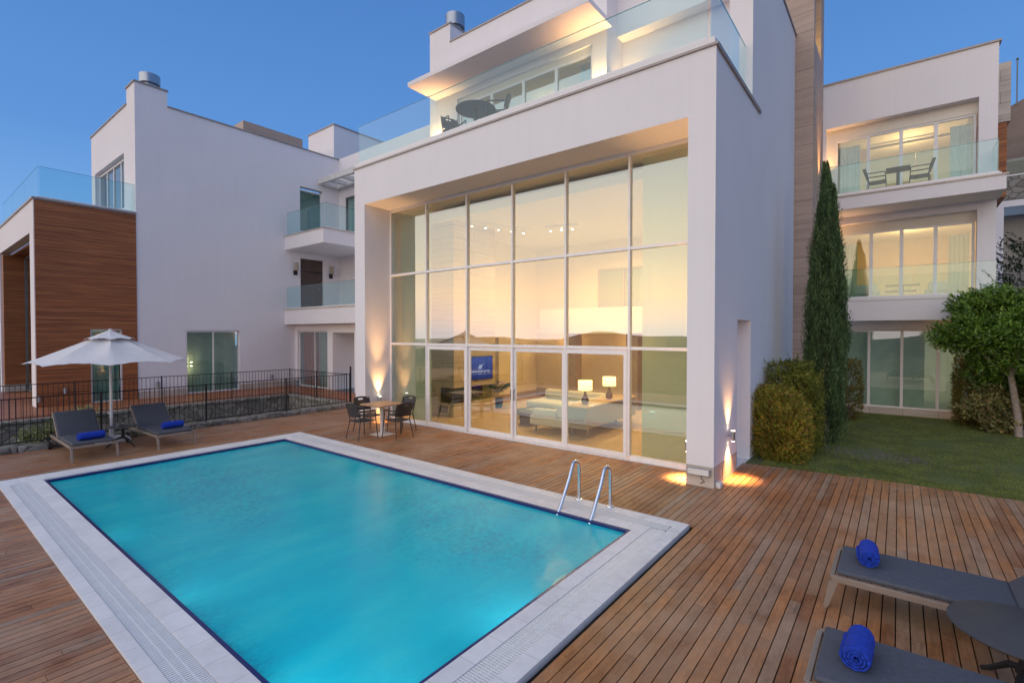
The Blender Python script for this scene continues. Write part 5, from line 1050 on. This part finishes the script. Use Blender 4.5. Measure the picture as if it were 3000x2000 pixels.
t = thing('glass_bowl', 'small shiny glass bowl with lid on the far side table', 'bowl', (-13.2, 3.12, .441)); m = MB(); m.lathe([(.04, 0), (.07, .03), (.075, .06), (.05, .08)], 20, (-13.2, 3.1, .441)); part(m, 'bowl', 'chrome', t); m = MB(); m.lathe([(.03, 0), (.035, .07), (.03, .07)], 14, (-13.12, 3.28, .441)); part(m, 'glass', 'window_glass', t)
# parasol
t = thing('parasol', 'open white octagonal parasol with vented top between the far loungers', 'parasol', (-14.0, 3.13, 0))
px, py = -14.0, 3.13; a0 = math.atan2(-py, -px)
m = MB(); m.tube([(px, py, .02), (px, py, 2.5)], .027, 14); part(m, 'pole', 'white_metal', t)
m = MB(); m.lathe([(.034, 0), (.034, .12)], 14, (px, py, .55)); m.tube([(px, py, .62), (px - .09, py - .04, .66)], .012, 8); part(m, 'crank', 'alu_white', t)
m = MB(); m.rbox(px - .30, px + .30, py - .30, py + .30, 0, .10, .03); m.lathe([(.05, 0), (.045, .22)], 16, (px, py, .1)); part(m, 'base', 'concrete_white', t)
def canopy(r0, r1, z0, z1, sag, scal, nsub=10, na=8, seed=3, lift=()):
    rings = []; N_ = na * nsub
    for j in range(9):
        v = j / 8; ring = []
        for i in range(N_):
            a = a0 + 2 * math.pi * i / N_; f = (i % nsub) / nsub; k = math.cos(math.pi / na) / math.cos((f - .5) * 2 * math.pi / na) ; r_ = r0 + (r1 - r0) * v; r_ *= k / 1.0 if True else 1
            mid = math.sin(math.pi * f); z = z0 + (z1 - z0) * (v ** .92) - sag * mid * v * (1 - v) * 2.2; z += scal * mid * (v ** 3)
            wr = .006 * math.sin(i * 2.3 + j * .8) * v; ring.append((px + r_ * math.cos(a), py + r_ * math.sin(a), z + wr))
        rings.append(ring)
    return rings
m = MB(); rr_ = canopy(.10, 1.47, 2.46, 1.80, .10, .05); m.loft(rr_, True); m.loft([[(x, y, z - .004) for x, y, z in q] for q in rr_][::-1], True); part(m, 'canopy', 'canvas', t)
m = MB(); rr_ = canopy(.02, .46, 2.525, 2.315, .02, .03); m.loft(rr_, True); m.loft([[(x, y, z - .004) for x, y, z in q] for q in rr_][::-1], True); part(m, 'vent_cap', 'canvas', t)
for k in range(8):
    a = a0 + k * math.pi / 4; m = MB(); m.tube([(px + .05 * math.cos(a), py + .05 * math.sin(a), 2.44), (px + 1.40 * math.cos(a), py + 1.40 * math.sin(a), 1.80)], .009, 6); m.tube([(px + .04 * math.cos(a), py + .04 * math.sin(a), 1.75), (px + .75 * math.cos(a), py + .75 * math.sin(a), 2.09)], .008, 6); part(m, 'rib', 'white_metal', t)
m = MB(); m.lathe([(.045, 0), (.045, .06)], 14, (px, py, 1.72)); part(m, 'hub', 'white_metal', t); m = MB(); m.lathe([(.03, 0), (.045, .02), (.01, .04)], 14, (px, py, 2.515)); part(m, 'finial', 'white_metal', t)
# pool ladder
t = thing('pool_ladder', 'curved stainless steel pool ladder at the corner of the pool', 'ladder', (-3.4, 5.9, 0))
for x in (-3.66, -3.16):
    pts = [(x, 6.25, .02), (x, 6.25, .40)]
    for k in range(1, 9):
        a = math.pi * k / 9 * .86; pts.append((x, 6.145 + .105 * math.cos(a), .49 + .115 * math.sin(a)))
    pts += [(x, 5.98, .40), (x, 5.76, .07), (x, 5.70, .0), (x, 5.645, -.09), (x, 5.62, -.20), (x, 5.61, -1.02)]
    m = MB(); m.tube(pts, .025, 14); part(m, 'side_rail', 'chrome', t); m = MB(); m.lathe([(.055, 0), (.05, .012), (.026, .016)], 18, (x, 6.25, T_)); part(m, 'flange', 'chrome', t)
for k in range(4):
    m = MB(); z = -.16 - k * .24; m.box(-3.64, -3.18, 5.555, 5.625, z - .015, z + .012); part(m, 'step', 'chrome', t, bevel=.004)
# tidy helper properties
for o in bpy.data.objects:
    if 'base' in o.keys(): del o['base']
